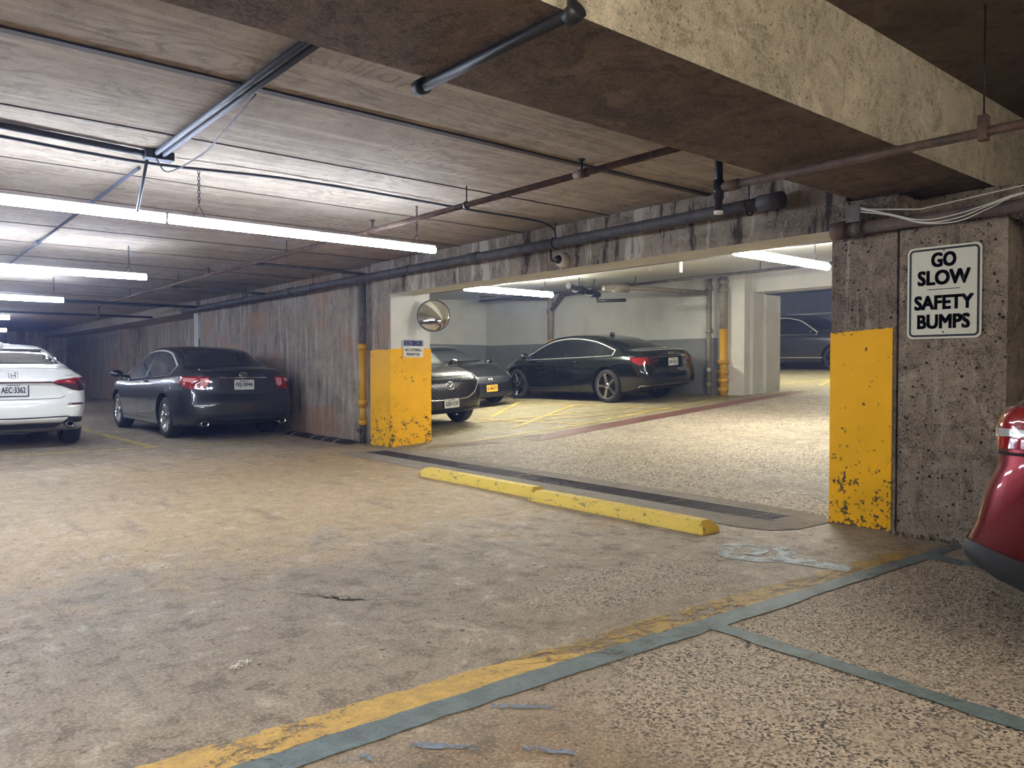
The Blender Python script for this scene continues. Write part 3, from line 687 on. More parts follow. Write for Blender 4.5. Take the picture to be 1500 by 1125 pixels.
# far bay pipes
def zfl(x): return rz(x)
q = pipe('down_pipe', [(14.2, 15.42, 1.9), (14.2, 15.42, 3.1), (14.2, 15.42, 3.15)], .08, M_tan_pipe, 'tan vertical pipe with a yellow foot behind the black sedan', couplings=[((14.2, 15.42, 2.6), (14.2, 15.42, 2.75), .10)])
bm = bmesh.new(); tube(bm, [(0, 0, 0), (0, 0, zfl(14.2)-1.9)], .085, 12); link('yellow_section', bm, M_ypipe, q)
bm = bmesh.new(); tube(bm, [(0, 0, .75), (-.1, -.55, 1.17), (-.5, -3.2, 1.25)], .06, 10); link('branch_run', bm, M_gpipe, q)
bm = bmesh.new(); tube(bm, [(0, 0, 1.12), (-1.5, 1.2, 1.12)], .06, 10); link('branch_run', bm, M_gpipe, q)
q = pipe('down_pipe', [(14.24, 10.30, zfl(14.2)), (14.24, 10.30, 3.1)], .055, M_tan_pipe, 'slim tan pipe on the bay wall left of the yellow-footed pipe', couplings=[((14.24, 10.3, z), (14.24, 10.3, z+.09), .075) for z in (.72, 1.05, 1.9, 2.85)])
bm = bmesh.new(); l = q.location; lathe(bm, [(.045, -.01), (.045, .01)], 16, Matrix.Translation(Vector((14.15, 10.24, 1.10))-l) @ Matrix.Rotation(PI/2, 4, 'Y')); link('gauge', bm, M_nwhite, q)
q = pipe('down_pipe', [(14.24, 9.93, 1.98), (14.24, 9.93, 3.1)], .085, M_tan_pipe, 'thick pipe by the white column, tan above and yellow below', couplings=[((14.24, 9.93, z), (14.24, 9.93, z+.10), .11) for z in (2.78, 2.95)])
l = q.location
bm = bmesh.new(); tube(bm, [(0, 0, 0), (0, 0, .5-l.z)], .088, 12)
for z in (.62, .82, 1.0, 1.22): tube(bm, [(0, 0, z-l.z), (0, 0, z+.09-l.z)], .115, 12)
link('yellow_section', bm, M_ypipe, q)
for y, zz_, xx, lb in ((0, 2.92, 12.6, 'long thin dark pipe under the far bay ceiling nearest the wall'), (0, 2.80, 9.6, 'long thin dark pipe under the far bay ceiling nearest the lintel')):
    q = pipe('sprinkler_pipe', [(xx, 3, zz_), (xx, 16.5, zz_)], .028, M_dpipe, lb)
    for yy in (5, 8, 11, 14): rod(q, (xx, yy, zz_), (xx, yy, zt(xx)+.02), .008)
bm = bmesh.new(); tube(bm, [(10.1, 7.86, 2.90), (10.1, 7.86, 2.68)], .028, 10); tube(bm, [(10.1, 7.86, 2.95), (10.1, 7.86, 2.9)], .01, 6)
tag(link('pipe_stub', bm, M_nwhite), 'short white vertical pipe stub hanging from the far bay ceiling', 'pipe')
q = pipe('valve_pipe', [(11.6, 11.0, 2.78), (12.9, 10.9, 2.84), (14.17, 10.32, 2.78)], .05, M_tan_pipe, 'tan horizontal pipe under the far bay ceiling leading to the slim pipe', couplings=[((11.9, 11.0, 2.79), (12.3, 10.95, 2.81), .085)])
q = pipe('valve_pipe', [(10.9, 11.3, 2.80), (12.2, 11.7, 2.72)], .06, M_iron, 'black valve assembly hanging under the far bay ceiling', couplings=[((11.2, 11.4, 2.78), (11.5, 11.5, 2.76), .09), ((11.8, 11.58, 2.745), (12.0, 11.64, 2.735), .09)])
rod(q, (11.35, 11.45, 2.78), (11.35, 11.45, 3.03), .01); rod(q, (12.0, 11.64, 2.73), (12.0, 11.64, 3.06), .01)
bm = bmesh.new(); l = q.location; tube(bm, [Vector((12.1, 11.65, 2.78))-l, Vector((12.1, 11.65, 2.58))-l, Vector((12.4, 11.1, 2.58))-l], .035, 8); link('handle', bm, M_iron, q)

# ================================================================= lights
def led(x0, x1, y, z, mat, label, chains=(), group='linear ceiling lights', zc=ZC, r=.036):
    g = empty('linear_light', ((x0+x1)/2, y, z), label, 'ceiling light', group); L = (x1-x0)/2
    bm = bmesh.new()
    pr = [(math.cos(a)*r, math.sin(a)*r) for a in [PI/2+.45+(2*PI-.9)*k/16 for k in range(17)]]
    A = [bm.verts.new((-L, a, b)) for a, b in pr]; B = [bm.verts.new((L, a, b)) for a, b in pr]
    for k in range(16): bm.faces.new((A[k], A[k+1], B[k+1], B[k])).smooth = True
    bm.faces.new((A[16], A[0], B[0], B[16]))
    bm.faces.new(A); bm.faces.new(B[::-1]); link('diffuser', bm, mat, g, recalc=True)
    bm = bmesh.new(); rbox(bm, (-L-.005, -r*.5, r*.93), (L+.005, r*.5, r*.93+.022), .004, 1); link('housing', bm, M_house, g)
    for x in chains:
        bm = bmesh.new(); zz = zc-z; n = max(3, int(zz/.035)); hh = (zz-.02-.1)/n
        for k in range(n):
            c = Vector((x-(x0+x1)/2, 0, .15+hh*(k+.5))); a = hh*.66; b = .009
            P = [c + (Vector((math.cos(t)*b, 0, math.sin(t)*a)) if k % 2 else Vector((0, math.cos(t)*b, math.sin(t)*a))) for t in [2*PI*j/10 for j in range(11)]]
            tube(bm, P, .0034, 5, False)
        for s in (-.06, .06): tube(bm, [Vector((x-(x0+x1)/2, 0, .135)), Vector((x-(x0+x1)/2+s, 0, .02))], .003, 5)
        link('hanging_chain', bm, M_iron, g)
    return g
led(1.75, 4.15, 6.13, 2.26, M_led_cool, 'long bright ceiling light nearest the camera, the right-hand length ending above the mirror', (1.62+.35, 3.95), r=.028)
led(-.72, 1.72, 6.13, 2.26, M_led_cool, 'bright ceiling light cut by the left edge in the nearest row', (-.5,), r=.028)
led(.25, 2.70, 10.45, 2.28, M_led_cool, 'ceiling light in the second row from the camera', (.6, 2.5), r=.032)
led(.1, 2.54, 14.9, 2.28, M_led_cool, 'ceiling light in the third row from the camera', (1.3, 2.4), r=.036)
led(-.2, 2.30, 19.4, 2.20, M_led_cool, 'farthest visible ceiling light, lowest at the left edge', (.6, 2.1), r=.042)
led(8.75, 11.0, 11.9, 2.66, M_led_warm, 'warm ceiling light in the far bay above the parked black cars', (9.0, 10.8), 'far bay ceiling lights', 2.9, .05)
led(8.45, 10.75, 5.72, 2.61, M_led_warm, 'warm ceiling light in the far bay just beside the pier', (8.7, 10.4), 'far bay ceiling lights', 2.9, .045)
for _y in (10.45, 14.9, 19.4): led(-4.6, -2.2, _y, 2.26, M_led_cool, 'ceiling light added outside the left edge, row %d from the camera' % {10.45: 2, 14.9: 3, 19.4: 4}[_y], (), r=.04)  # unseen second column of lights, added to brighten the far area
led(.6, 3.0, 26, 2.2, M_led_cool, 'ceiling light added deep in the garage beyond the parked cars', (), r=.045)  # extra row, added to lift the dark far end
led(-4.5, -2.0, 6.3, 2.26, M_led_cool, 'light', (), r=.04)['label'] = 'ceiling light added outside the left edge in the nearest row'  # same added column, nearest row, out of view
led(-1.6, .84, .65, 2.55, M_led_near, 'near bay ceiling light hanging to the left of the photographer', (-1.2, .5), 'near bay ceiling lights', 2.9)
led(1.9, 4.3, -1.6, 2.5, M_led_near2, 'near bay ceiling light hanging over the right-hand stalls', (2.2, 4.0), 'near bay ceiling lights', 2.9)
led(17.2, 19.6, 13.0, 3.3, M_led_warm, 'added upper level fill light over the grey suv', (17.5, 19.3), 'added upper level fill lights', 3.4)  # unseen fill, added to brighten the suv and the wall behind
led(17.2, 19.6, 9.3, 3.2, M_led_warm, 'added upper level fill light hidden behind the white lintel', (17.5, 19.3), 'added upper level fill lights', 3.35)  # second unseen fill added for the upper room

# ================================================================= signs, mirror, camera
def on_x_face(x, y, z): return Matrix.Translation((x, y, z)) @ Matrix.Rotation(-PI/2, 4, 'Z')   # local -Y (front) -> world -X
def rounded_plate(bm, w, h, r, d, y0=0, seg=6):
    P = []
    for cx, cz, a0 in ((w/2-r, h/2-r, 0), (-w/2+r, h/2-r, PI/2), (-w/2+r, -h/2+r, PI), (w/2-r, -h/2+r, 1.5*PI)):
        for k in range(seg+1): a = a0+PI/2*k/seg; P.append((cx+r*math.cos(a), cz+r*math.sin(a)))
    A = [bm.verts.new((x, y0, z)) for x, z in P]; B = [bm.verts.new((x, y0-d, z)) for x, z in P]
    bm.faces.new(A); bm.faces.new(B[::-1])
    for i in range(len(P)): j = (i+1) % len(P); bm.faces.new((A[i], A[j], B[j], B[i]))
def frame_plate(bm, w, h, r, t, d, y0):
    def loop(w, h, r):
        P = []
        for cx, cz, a0 in ((w/2-r, h/2-r, 0), (-w/2+r, h/2-r, PI/2), (-w/2+r, -h/2+r, PI), (w/2-r, -h/2+r, 1.5*PI)):
            for k in range(7): a = a0+PI/2*k/6; P.append((cx+r*math.cos(a), cz+r*math.sin(a)))
        return P
    O = loop(w, h, r); I = loop(w-2*t, h-2*t, max(.004, r-t)); n = len(O)
    A = [bm.verts.new((x, y0-d, z)) for x, z in O]; B = [bm.verts.new((x, y0-d, z)) for x, z in I]
    for i in range(n): j = (i+1) % n; bm.faces.new((A[i], A[j], B[j], B[i]))
sg = empty('safety_sign', (XW-.024, 2.09, 1.645), 'white metal sign reading GO SLOW SAFETY BUMPS on the grey pier', 'sign')
sg.rotation_euler = (0, 0, -PI/2)
bm = bmesh.new(); rounded_plate(bm, .457, .61, .038, .004); link('sign_panel', bm, M_signw, sg)
bm = bmesh.new(); frame_plate(bm, .432, .585, .032, .014, .0012, -.004); link('border', bm, M_black, sg)
for s, wd, zc_, hh in (('GO', .155, .215, .098), ('SLOW', .325, .098, .100), ('SAFETY', .365, -.066, .097), ('BUMPS', .325, -.192, .097)):
    text('lettering', s, wd, hh, M_black, sg, Matrix.Translation((0, -.0055, zc_)), .05)
bm = bmesh.new(); box(bm, (-.10, -.006, .018), (.10, -.004, .0225)); link('divider_line', bm, M_black, sg)
for z in (.275, -.262):
    bm = bmesh.new(); lathe(bm, [(.006, 0), (.005, .003), (0, .004)], 12, Matrix.Translation((0, -.004, z)) @ Matrix.Rotation(PI/2, 4, 'X')); link('bolt', bm, M_gpipe, sg)
ns = empty('notice_sign', (6.04, 9.478, 1.42), 'small blue and white NOTICE sign on the white and yellow column', 'sign')
bm = bmesh.new(); rounded_plate(bm, .335, .25, .012, .004); link('sign_panel', bm, M_nwhite, ns)
bm = bmesh.new(); box(bm, (-.163, -.0055, .035), (.163, -.004, .12)); link('blue_band', bm, M_nblue, ns)
text('lettering', 'NOTICE', .29, .058, M_nwhite, ns, Matrix.Translation((0, -.0065, .078)), .07)
text('lettering', 'NO LOITERING', .275, .044, M_black, ns, Matrix.Translation((0, -.0055, -.020)), .01)
text('lettering', 'PERMITTED', .225, .044, M_black, ns, Matrix.Translation((0, -.0055, -.085)), .01)
# convex mirror
cm = empty('convex_mirror', (6.26, 9.28, 1.895), 'round convex safety mirror on the white column above the notice sign', 'mirror')
cm.rotation_euler = (math.radians(78), 0, math.radians(-36))
bm = bmesh.new(); R = .235; lathe(bm, [(R*math.sin(a)/math.sin(.55)*1.0, R/math.sin(.55)*(math.cos(a)-math.cos(.55))) for a in [.55*(1-k/12) for k in range(13)]], 40); link('mirror_dome', bm, M_mirror, cm, True)
bm = bmesh.new(); lathe(bm, [(R-.004, -.012), (R+.006, -.012), (R+.006, .006), (R-.004, .006)], 40, closed=True); link('rim', bm, M_gpipe, cm)
bm = bmesh.new(); lathe(bm, [(R, -.013), (R*.5, -.03), (0, -.035)], 40); link('back_shell', bm, M_dpipe, cm, True)
bm = bmesh.new(); tube(bm, [(0, 0, -.03), (.0, .02, -.16), (-.02, .03, -.27)], .012, 8); link('bracket', bm, M_gpipe, cm)
# dome camera on lintel
dc = empty('dome_camera', (5.60, 5.92, 2.28), 'white dome security camera on the lintel with a curved black conduit', 'camera')
Mx = Matrix.Rotation(-PI/2, 4, 'Y')
bm = bmesh.new(); lathe(bm, [(.075, -.06), (.075, .0), (.066, .02), (.05, .03)], 24, Mx); link('housing', bm, M_nwhite, dc, 40)
bm = bmesh.new(); lathe(bm, [(.048, .028), (.045, .05), (.03, .07), (0, .078)], 24, Mx); link('dome', bm, M_glass, dc, True)
bm = bmesh.new(); tube(bm, smooth_path([(.0, .06, .0), (-.02, .11, .0), (-.03, .12, .05), (-.03, .12, .16)], 6), .012, 8); link('conduit_run', bm, M_iron, dc)

# ================================================================= cars
def pchip(tab, x):
    if x <= tab[0][0]: return tab[0][1]
    if x >= tab[-1][0]: return tab[-1][1]
    n = len(tab)
    for i in range(n-1):
        if x <= tab[i+1][0]: break
    def sl(k): return (tab[k+1][1]-tab[k][1])/(tab[k+1][0]-tab[k][0])
    def tg(k):
        if k == 0: return sl(0)
        if k == n-1: return sl(n-2)
        a, b = sl(k-1), sl(k)
        return 0 if a*b <= 0 else 2*a*b/(a+b)
    h = tab[i+1][0]-tab[i][0]; t = (x-tab[i][0])/h; a, b = tab[i][1], tab[i+1][1]
    return a*(2*t**3-3*t*t+1)+h*tg(i)*(t**3-2*t*t+t)+b*(3*t*t-2*t**3)+h*tg(i+1)*(t**3-t*t)
class Car:
    def __init__(s, L, W, zc, belt, roofw, zb, wtab, wheels, tr, rearprof, frontprof, plan=(.16, .28)):
        s.L, s.W, s.zct, s.bt, s.rw, s.zbt, s.wt, s.wheels, s.tr = L, W, zc, belt, roofw, zb, wtab, wheels, tr
        s.rp, s.fp, s.plan = rearprof, frontprof, plan
    def w(s, q): return s.W/2*pchip(s.wt, q)
    def zc(s, q): return pchip(s.zct, q)
    def zs(s, q): return min(pchip(s.bt, q), s.zc(q)-.02)
    def edge(s, q):
        zc, zs = s.zc(q), s.zs(q); hg = zc-zs; w = s.w(q)
        k = min(1, max(0, (hg-.08)/.25)); k = k*k*(3-2*k)
        we = (.80*w)*(1-k) + min(.80*w, pchip(s.rw, q))*k
        ze = zc - (min(.075, .35*hg))
        return we, ze
    def section(s, q):
        w, zb, zc, zs = s.w(q), pchip(s.zbt, q), s.zc(q), s.zs(q); we, ze = s.edge(q); H = zs-zb
        key = [(0, zb), (.6*w, zb), (.90*w, zb), (.955*w, zb+.03), (.972*w, zb+.10), (.985*w, zb+H*.25), (.999*w, zb+H*.5), (w, zb+H*.68),
               (.985*w, zb+H*.84), (.962*w, zs-.035), (.925*w, zs-.006), (.90*w, zs+.004),
               (.90*w+(we-.90*w)*.33, zs+(ze-zs)*.36), (.90*w+(we-.90*w)*.68, zs+(ze-zs)*.72), (we, ze), (we-.045, ze+(zc-ze)*.45), (.80*we, ze+(zc-ze)*.72), (.45*we, zc-(zc-ze)*.07), (0, zc)]
        return key
    def body(s):
        L = s.L; st = [0, .006, .02, .045, .08, .12, .16, .20]
        q = .26
        while q < L-.26: st.append(q); q += .07
        st += [L-x for x in (.20, .16, .12, .08, .045, .02, .006, 0)][0:]
        bm = bmesh.new(); rings = []
        r = .20
        def inset(q):
            d = min(q, L-q)
            return .10*(1-math.sqrt(max(0, 1-(1-d/r)**2))) if d < r else 0
        for q in st:
            e = inset(q); zm = .55; half = []
            for x, z in s.section(q):
                k = 1-e/ (s.W/2); kk = 1-e/.42
                half.append((x*k, zm+(z-zm)*kk))
            pts = half + [(-x, z) for x, z in half[-2:0:-1]]
            rings.append([(x, q, z) for x, z in pts])
        def warp(p):
            x, q, z = p
            for d, prof, pl, sg in ((q, s.rp, s.plan[0], 1), (L-q, s.fp, s.plan[1], -1)):
                if d < .9:
                    k = 1-d/.9; k = k*k*(3-2*k)
                    q += sg*k*(pl*(abs(x)/(s.W/2))**3 + pchip(prof, z))
            return (x, q-L/2, z)
        V = [[bm.verts.new(warp(p)) for p in R] for R in rings]; n = len(V[0])
        for A, B in zip(V, V[1:]):
            for i in range(n): bm.faces.new((A[i], A[(i+1) % n], B[(i+1) % n], B[i]))
        for R, flip in ((rings[0], True), (rings[-1], False)):
            cz = sum(p[2] for p in R)/n; prev = V[0] if flip else V[-1]
            for k in (.93, .84, .72, .58, .42, .25, .10):
                cur = [bm.verts.new(warp((p[0]*k, p[1], cz+(p[2]-cz)*k))) for p in R]
                for i in range(n):
                    f = (prev[i], prev[(i+1) % n], cur[(i+1) % n], cur[i])
                    bm.faces.new(f[::-1] if flip else f)
                prev = cur
            bm.faces.new(prev if not flip else prev[::-1])
        bmesh.ops.recalc_face_normals(bm, faces=bm.faces)
        return bm
def build_car(name, C, paint, loc, rot, label, rim_style, glass=M_glass):
    g = empty(name, loc, label, 'car', None, rot)
    bm = C.body(); bmesh.ops.triangulate(bm, faces=bm.faces[:]); tree = BVHTree.FromBMesh(bm); C.tree = tree; C.g = g
    # wheel arch cut
    cut = bmesh.new(); ra = C.tr+.055
    for wy in C.wheels:
        for sx in (-1, 1):
            x0, x1 = sorted((sx*(C.W/2-.27), sx*(C.W/2+.1)))
            P = [(ra*math.cos(a), C.tr+.01+ra*math.sin(a)) for a in [2*PI*k/40 for k in range(40)]]
            P = [(y, z if z > .0 else -.2) for y, z in P]
            A = [cut.verts.new((x0, wy+y, z)) for y, z in P]; B = [cut.verts.new((x1, wy+y, z)) for y, z in P]
            cut.faces.new(A); cut.faces.new(B[::-1])
            for i in range(40): j = (i+1) % 40; cut.faces.new((A[i], A[j], B[j], B[i]))
    bmesh.ops.recalc_face_normals(cut, faces=cut.faces)
    cme = bpy.data.meshes.new('cut'); cut.to_mesh(cme); cut.free(); cme.materials.append(M_hole)
    co = bpy.data.objects.new('cut', cme); COL.objects.link(co)
    b = link('car_body', bm, [paint, M_hole, M_plastic], g, recalc=False)
    b.parent = None
    md = b.modifiers.new('b', 'BOOLEAN'); md.object = co; md.operation = 'DIFFERENCE'; md.solver = 'EXACT'
    try: md.material_mode = 'TRANSFER'
    except Exception: pass
    bpy.context.view_layer.update(); dg = bpy.context.evaluated_depsgraph_get()
    me = bpy.data.meshes.new_from_object(b.evaluated_get(dg)); b.modifiers.clear()
    old = b.data; b.data = me; bpy.data.meshes.remove(old); bpy.data.objects.remove(co); b.parent = g
    for f in me.polygons:
        f.use_smooth = True
        c = f.center
    me.set_sharp_from_angle(angle=math.radians(40))
    for wy in C.wheels:
        for sx in (-1, 1): wheel(g, C, wy, sx, rim_style)
    C.paint = paint; C.glass = glass
    return g, b
def wheel(g, C, wy, sx, style):
    tr = C.tr; rr = tr*style.get('ratio', .70); wd = .22; xo = sx*(C.W/2-.035-wd/2)
    M = Matrix.Translation((xo, wy, tr)) @ (Matrix.Rotation(PI/2, 4, 'Y') if sx > 0 else Matrix.Rotation(-PI/2, 4, 'Y'))
    h = wd/2
    bm = bmesh.new(); lathe(bm, [(rr-.01, -h), (tr-.03, -h), (tr-.006, -h+.02), (tr, -h+.05), (tr, h-.05), (tr-.006, h-.02), (tr-.03, h), (rr+.02, h+.004), (rr-.005, h-.006)], 40, M, True)
    wh = link('wheel', bm, M_tyre, g)
    bm = bmesh.new(); lathe(bm, [(rr-.002, -h+.02), (rr-.012, -h+.02), (rr-.016, h-.02), (rr-.008, h-.004), (rr, h-.004), (rr+.002, h-.03)], 40, M, True)
    n = style['n']; wsp = style['w']; tw = style.get('twin', 0)
    for k in range(n):
        for off in ((-tw, tw) if tw else (0,)):
            a = 2*PI*k/n+PI/2
            t = bmesh.new(); w0, w1 = wsp*style.get('inner', .8), wsp
            A = [t.verts.new(p) for p in ((.03, -w0, h-.05), (rr-.012, -w1, h-.035), (rr-.012, w1, h-.035), (.03, w0, h-.05))]
            B = [t.verts.new(p) for p in ((.03, -w0*.7, h-.018), (rr-.012, -w1*.75, h-.010), (rr-.012, w1*.75, h-.010), (.03, w0*.7, h-.018))]
            t.faces.new(A[::-1]); t.faces.new(B)
            for i in range(4): j = (i+1) % 4; t.faces.new((A[i], A[j], B[j], B[i]))
            merge(bm, t, M @ Matrix.Rotation(a, 4, 'Z') @ Matrix.Translation((0, 0, 0)) @ Matrix.Rotation(off, 4, 'Z'))
    t = bmesh.new(); lathe(t, [(.062, h-.06), (.062, h-.02), (.045, h-.008), (0, h-.008)], 24); merge(bm, t, M)
    link('rim', bm, style['mat'], wh, 40)
    bm = bmesh.new(); t = bmesh.new(); lathe(t, [(rr-.03, -.01), (rr-.03, .012), (0, .012)], 32); merge(bm, t, M)
    link('brake_disc', bm, M_hole, wh)
def cast(C, kind, u, z, side=1):
    """surface point + normal. kind: side(u=y), rear/front(u=x signed, wraps the corners), top(u=x,z=y)"""
    if kind == 'side': o, d = Vector((side*3, u, z)), Vector((-side, 0, 0))
    elif kind == 'top': o, d = Vector((u, z, 4)), Vector((0, 0, -1))
    else:
        e = -1 if kind == 'rear' else 1; R = .45; yc = e*(C.L/2-R); s = 1 if u >= 0 else -1; a = abs(u); uc = C.W/2-R
        if a <= uc: o, d = Vector((u, e*5, z)), Vector((0, -e, 0))
        elif a <= uc+R*PI/2:
            th = (a-uc)/R; out = Vector((s*math.sin(th), e*math.cos(th), 0)); o = Vector((s*uc, yc, z))+out*3; d = -out
        else: o, d = Vector((s*3, yc-e*(a-uc-R*PI/2), z)), Vector((-s, 0, 0))
    p, n, i, dist = C.tree.ray_cast(o, d)
    if p is None:
        p, n, i, dist = C.tree.find_nearest(o+d*3)
    if n.dot(d) > 0: n = -n
    return p, n, d
def patch(C, name, mat, kind, poly, side=1, off=.004, thick=.008, grid=.045, parent=None, smooth=True):
    if kind in ('rear', 'front'): grid = min(grid, .018); off += .003; thick += .004
    bm = bmesh.new(); bm.faces.new([bm.verts.new((u, 0, z)) for u, z in poly])
    us = [p[0] for p in poly]; zs = [p[1] for p in poly]
    for ax, lo, hi in ((0, min(us), max(us)), (2, min(zs), max(zs))):
        n = int((hi-lo)/grid)
        for k in range(1, n+1):
            co = Vector((0, 0, 0)); co[ax] = lo+(hi-lo)*k/(n+1); no = Vector((0, 0, 0)); no[ax] = 1
            bmesh.ops.bisect_plane(bm, geom=bm.verts[:]+bm.edges[:]+bm.faces[:], plane_co=co, plane_no=no)
    bmesh.ops.triangulate(bm, faces=[f for f in bm.faces if len(f.verts) > 4])
    be = [e for e in bm.edges if e.is_boundary]
    ret = bmesh.ops.extrude_edge_only(bm, edges=be); rim = {v for v in ret['geom'] if isinstance(v, bmesh.types.BMVert)}
    if kind == 'side' and side < 0 or kind == 'front': pass
    for v in bm.verts:
        p, n, d = cast(C, kind, v.co.x, v.co.z, side)
        v.co = p + n*off if v not in rim else p + n*off + d*thick
    return link(name, bm, mat, parent or C.g, smooth=35)
def ribbon(C, name, mat, kind, pts, width, side=1, off=.004, dens=.02, parent=None, closed=False, bead=None):
    P = []
    pts = list(pts) + ([pts[0]] if closed else [])
    for a, b in zip(pts, pts[1:]):
        n = max(1, int(math.dist(a, b)/dens))
        P += [(a[0]+(b[0]-a[0])*k/n, a[1]+(b[1]-a[1])*k/n) for k in range(n)]
    P.append(pts[-1])
    Q = [cast(C, kind, u, z, side) for u, z in P]
    bm = bmesh.new()
    if bead: tube(bm, [q[0]+q[1]*off for q in Q], bead, 6); return link(name, bm, mat, parent or C.g)
    prev = None
    for i, (p, n, d) in enumerate(Q):
        t = (Q[min(i+1, len(Q)-1)][0]-Q[max(i-1, 0)][0]); t = t.normalized() if t.length > 1e-6 else Vector((0, 0, 1))
        s_ = t.cross(n).normalized()*width/2
        cur = (bm.verts.new(p+n*off+s_), bm.verts.new(p+n*off-s_))
        if prev: bm.faces.new((prev[0], cur[0], cur[1], prev[1]))
        prev = cur
    return link(name, bm, mat, parent or C.g)
def both(fn):
    for s in (1, -1): fn(s)
def side_windows(C, s0, s1, pillars, glass, trim=None, pil=.10, zlow=.012):
    """windows cut between q=s0..s1 from the rear; pillars = [(q, half width)]"""
    L = C.L; cuts = [s0] + [v for q, h in pillars for v in (q-h, q+h)] + [s1]
    def top(q): return min(C.edge(max(q-pil, 0))[1], C.edge(q)[1], C.edge(q+pil)[1]) - .02
    def bot(q): return C.zs(q)+zlow
    for side in (1, -1):
        for a, b in zip(cuts[::2], cuts[1::2]):
            n = max(4, int((b-a)/.06)); P = []
            qs = [a+(b-a)*k/n for k in range(n+1)]
            qs = [q for q in qs if top(q) > bot(q)+.012]
            if len(qs) < 3: continue
            P = [(q-L/2, bot(q)) for q in qs] + [(q-L/2, top(q)) for q in reversed(qs)]
            wdw = patch(C, 'side_window', glass, 'side', P, side, .003, .006)
        if trim:
            n = 60; qs = [s0+(s1-s0)*k/n for k in range(n+1)]; qs = [q for q in qs if top(q) > bot(q)+.01]
            T = [(q-L/2, top(q)+.008) for q in qs]; B = [(q-L/2, bot(q)-.010) for q in qs]
            if trim != 'bottom': ribbon(C, 'window_trim', M_trim, 'side', B + T[::-1], .028, side, .006, closed=True)
            else: ribbon(C, 'window_trim', M_trim, 'side', B, .016, side, .006)
def glass_end(C, name, kind, qa, qb, glass, inset=.06, zin=.03):
    """windscreen / backlight between q=qa (low) and q=qb (top)"""
    za, zb_ = C.zc(qa)+zin*.6, C.zc(qb)-zin
    N_ = 8; Lp = []
    for k in range(N_+1):
        t = k/N_; q = qa+(qb-qa)*t; we, ze = C.edge(q); z = za+(zb_-za)*t
        Lp.append((we-inset if t > .15 else we-inset-.02, z))
    poly = [(-x, z) for x, z in Lp] ; poly = poly[::-1] + Lp
    # follow the glass with rays along y; centre bulges so keep the corners lower
    poly = [(x, z-(.05*(abs(x)/C.W*2)**2 if i not in (N_, N_+1) else .0)) for i, (x, z) in enumerate(poly)]
    return patch(C, name, glass, kind+'_flat', poly, 1, .003, .006, .07)
_cast0 = cast
def cast(C, kind, u, z, side=1):
    if kind.endswith('_flat'):
        e = -1 if kind.startswith('rear') else 1
        p, n, i, dd = C.tree.ray_cast(Vector((u, e*5, z)), Vector((0, -e, 0)))
        if p is None: p, n, i, dd = C.tree.find_nearest(Vector((u, e*1.2, z)))
        d = Vector((0, -e, 0))
        if n.dot(d) > 0: n = -n
        return p, n, d
    return _cast0(C, kind, u, z, side)
def plate(C, kind, x, z, txt, mat=M_plate, ink=M_navy, band=False):
    e = -1 if kind == 'rear' else 1
    p, n, d = cast(C, kind, x, z); M = Matrix.Translation((x, p.y+e*.018, z)) @ (Matrix() if e < 0 else Matrix.Rotation(PI, 4, 'Z'))
    bm = bmesh.new(); rounded_plate(bm, .335, .178, .012, .014, .012); bmesh.ops.transform(bm, matrix=M @ Matrix.Translation((0, .002, 0)), verts=bm.verts)
    fr = link('plate_frame', bm, M_plastic, C.g)
    bm = bmesh.new(); rounded_plate(bm, .305, .152, .012, .003); bmesh.ops.transform(bm, matrix=M, verts=bm.verts); pl = link('license_plate', bm, mat, C.g)
    if txt: text('plate_number', txt, .26, .078, ink, pl, M @ Matrix.Translation((0, -.0035, -.004)), .03, .001)
    bm = bmesh.new(); box(bm, (-.07, -.0045, .052), (.07, -.003, .062), M)
    if band: box(bm, (-.12, -.0045, -.066), (.12, -.003, -.058), M)
    link('plate_band', bm, ink, pl)
def mirror_(C, y, z, mat, out=.0):
    for s in (1, -1):
        p, n, d = cast(C, 'side', y, z, s)
        bm = bmesh.new(); t = bmesh.new(); bmesh.ops.create_icosphere(t, subdivisions=3, radius=1)
        for v in t.verts:
            v.co = Vector((v.co.x*.105, v.co.y*(.075 if v.co.y > 0 else .045), v.co.z*.068 if v.co.z > 0 else v.co.z*.06))
        merge(bm, t, Matrix.Translation((s*(C.W/2+.075+out), y, z+.05)))
        tube(bm, [Vector((p.x-s*.04, y+.01, z-.01)), Vector((s*(C.W/2+.02+out), y, z+.02))], [.03, .022], 8)
        for f in bm.faces: f.smooth = True
        link('side_mirror', bm, mat, C.g)
def handles(C, ys, z, mat):
    for s in (1, -1):
        for y in ys:
            zz_ = z; p, n, d = cast(C, 'side', y, zz_, s)
            bm = bmesh.new(); tube(bm, [p-Vector((0, .10, 0)), p+n*.03-Vector((0, .075, 0)), p+n*.034, p+n*.03+Vector((0, .075, 0)), p+Vector((0, .10, 0))], [.010, .014, .015, .014, .010], 8)
            link('door_handle', bm, mat, C.g)
def seams(C, vs, zlo, qlow=None):
    for s in (1, -1):
        for pts in vs: ribbon(C, 'panel_gap', M_hole, 'side', pts, .007, s, .0012)
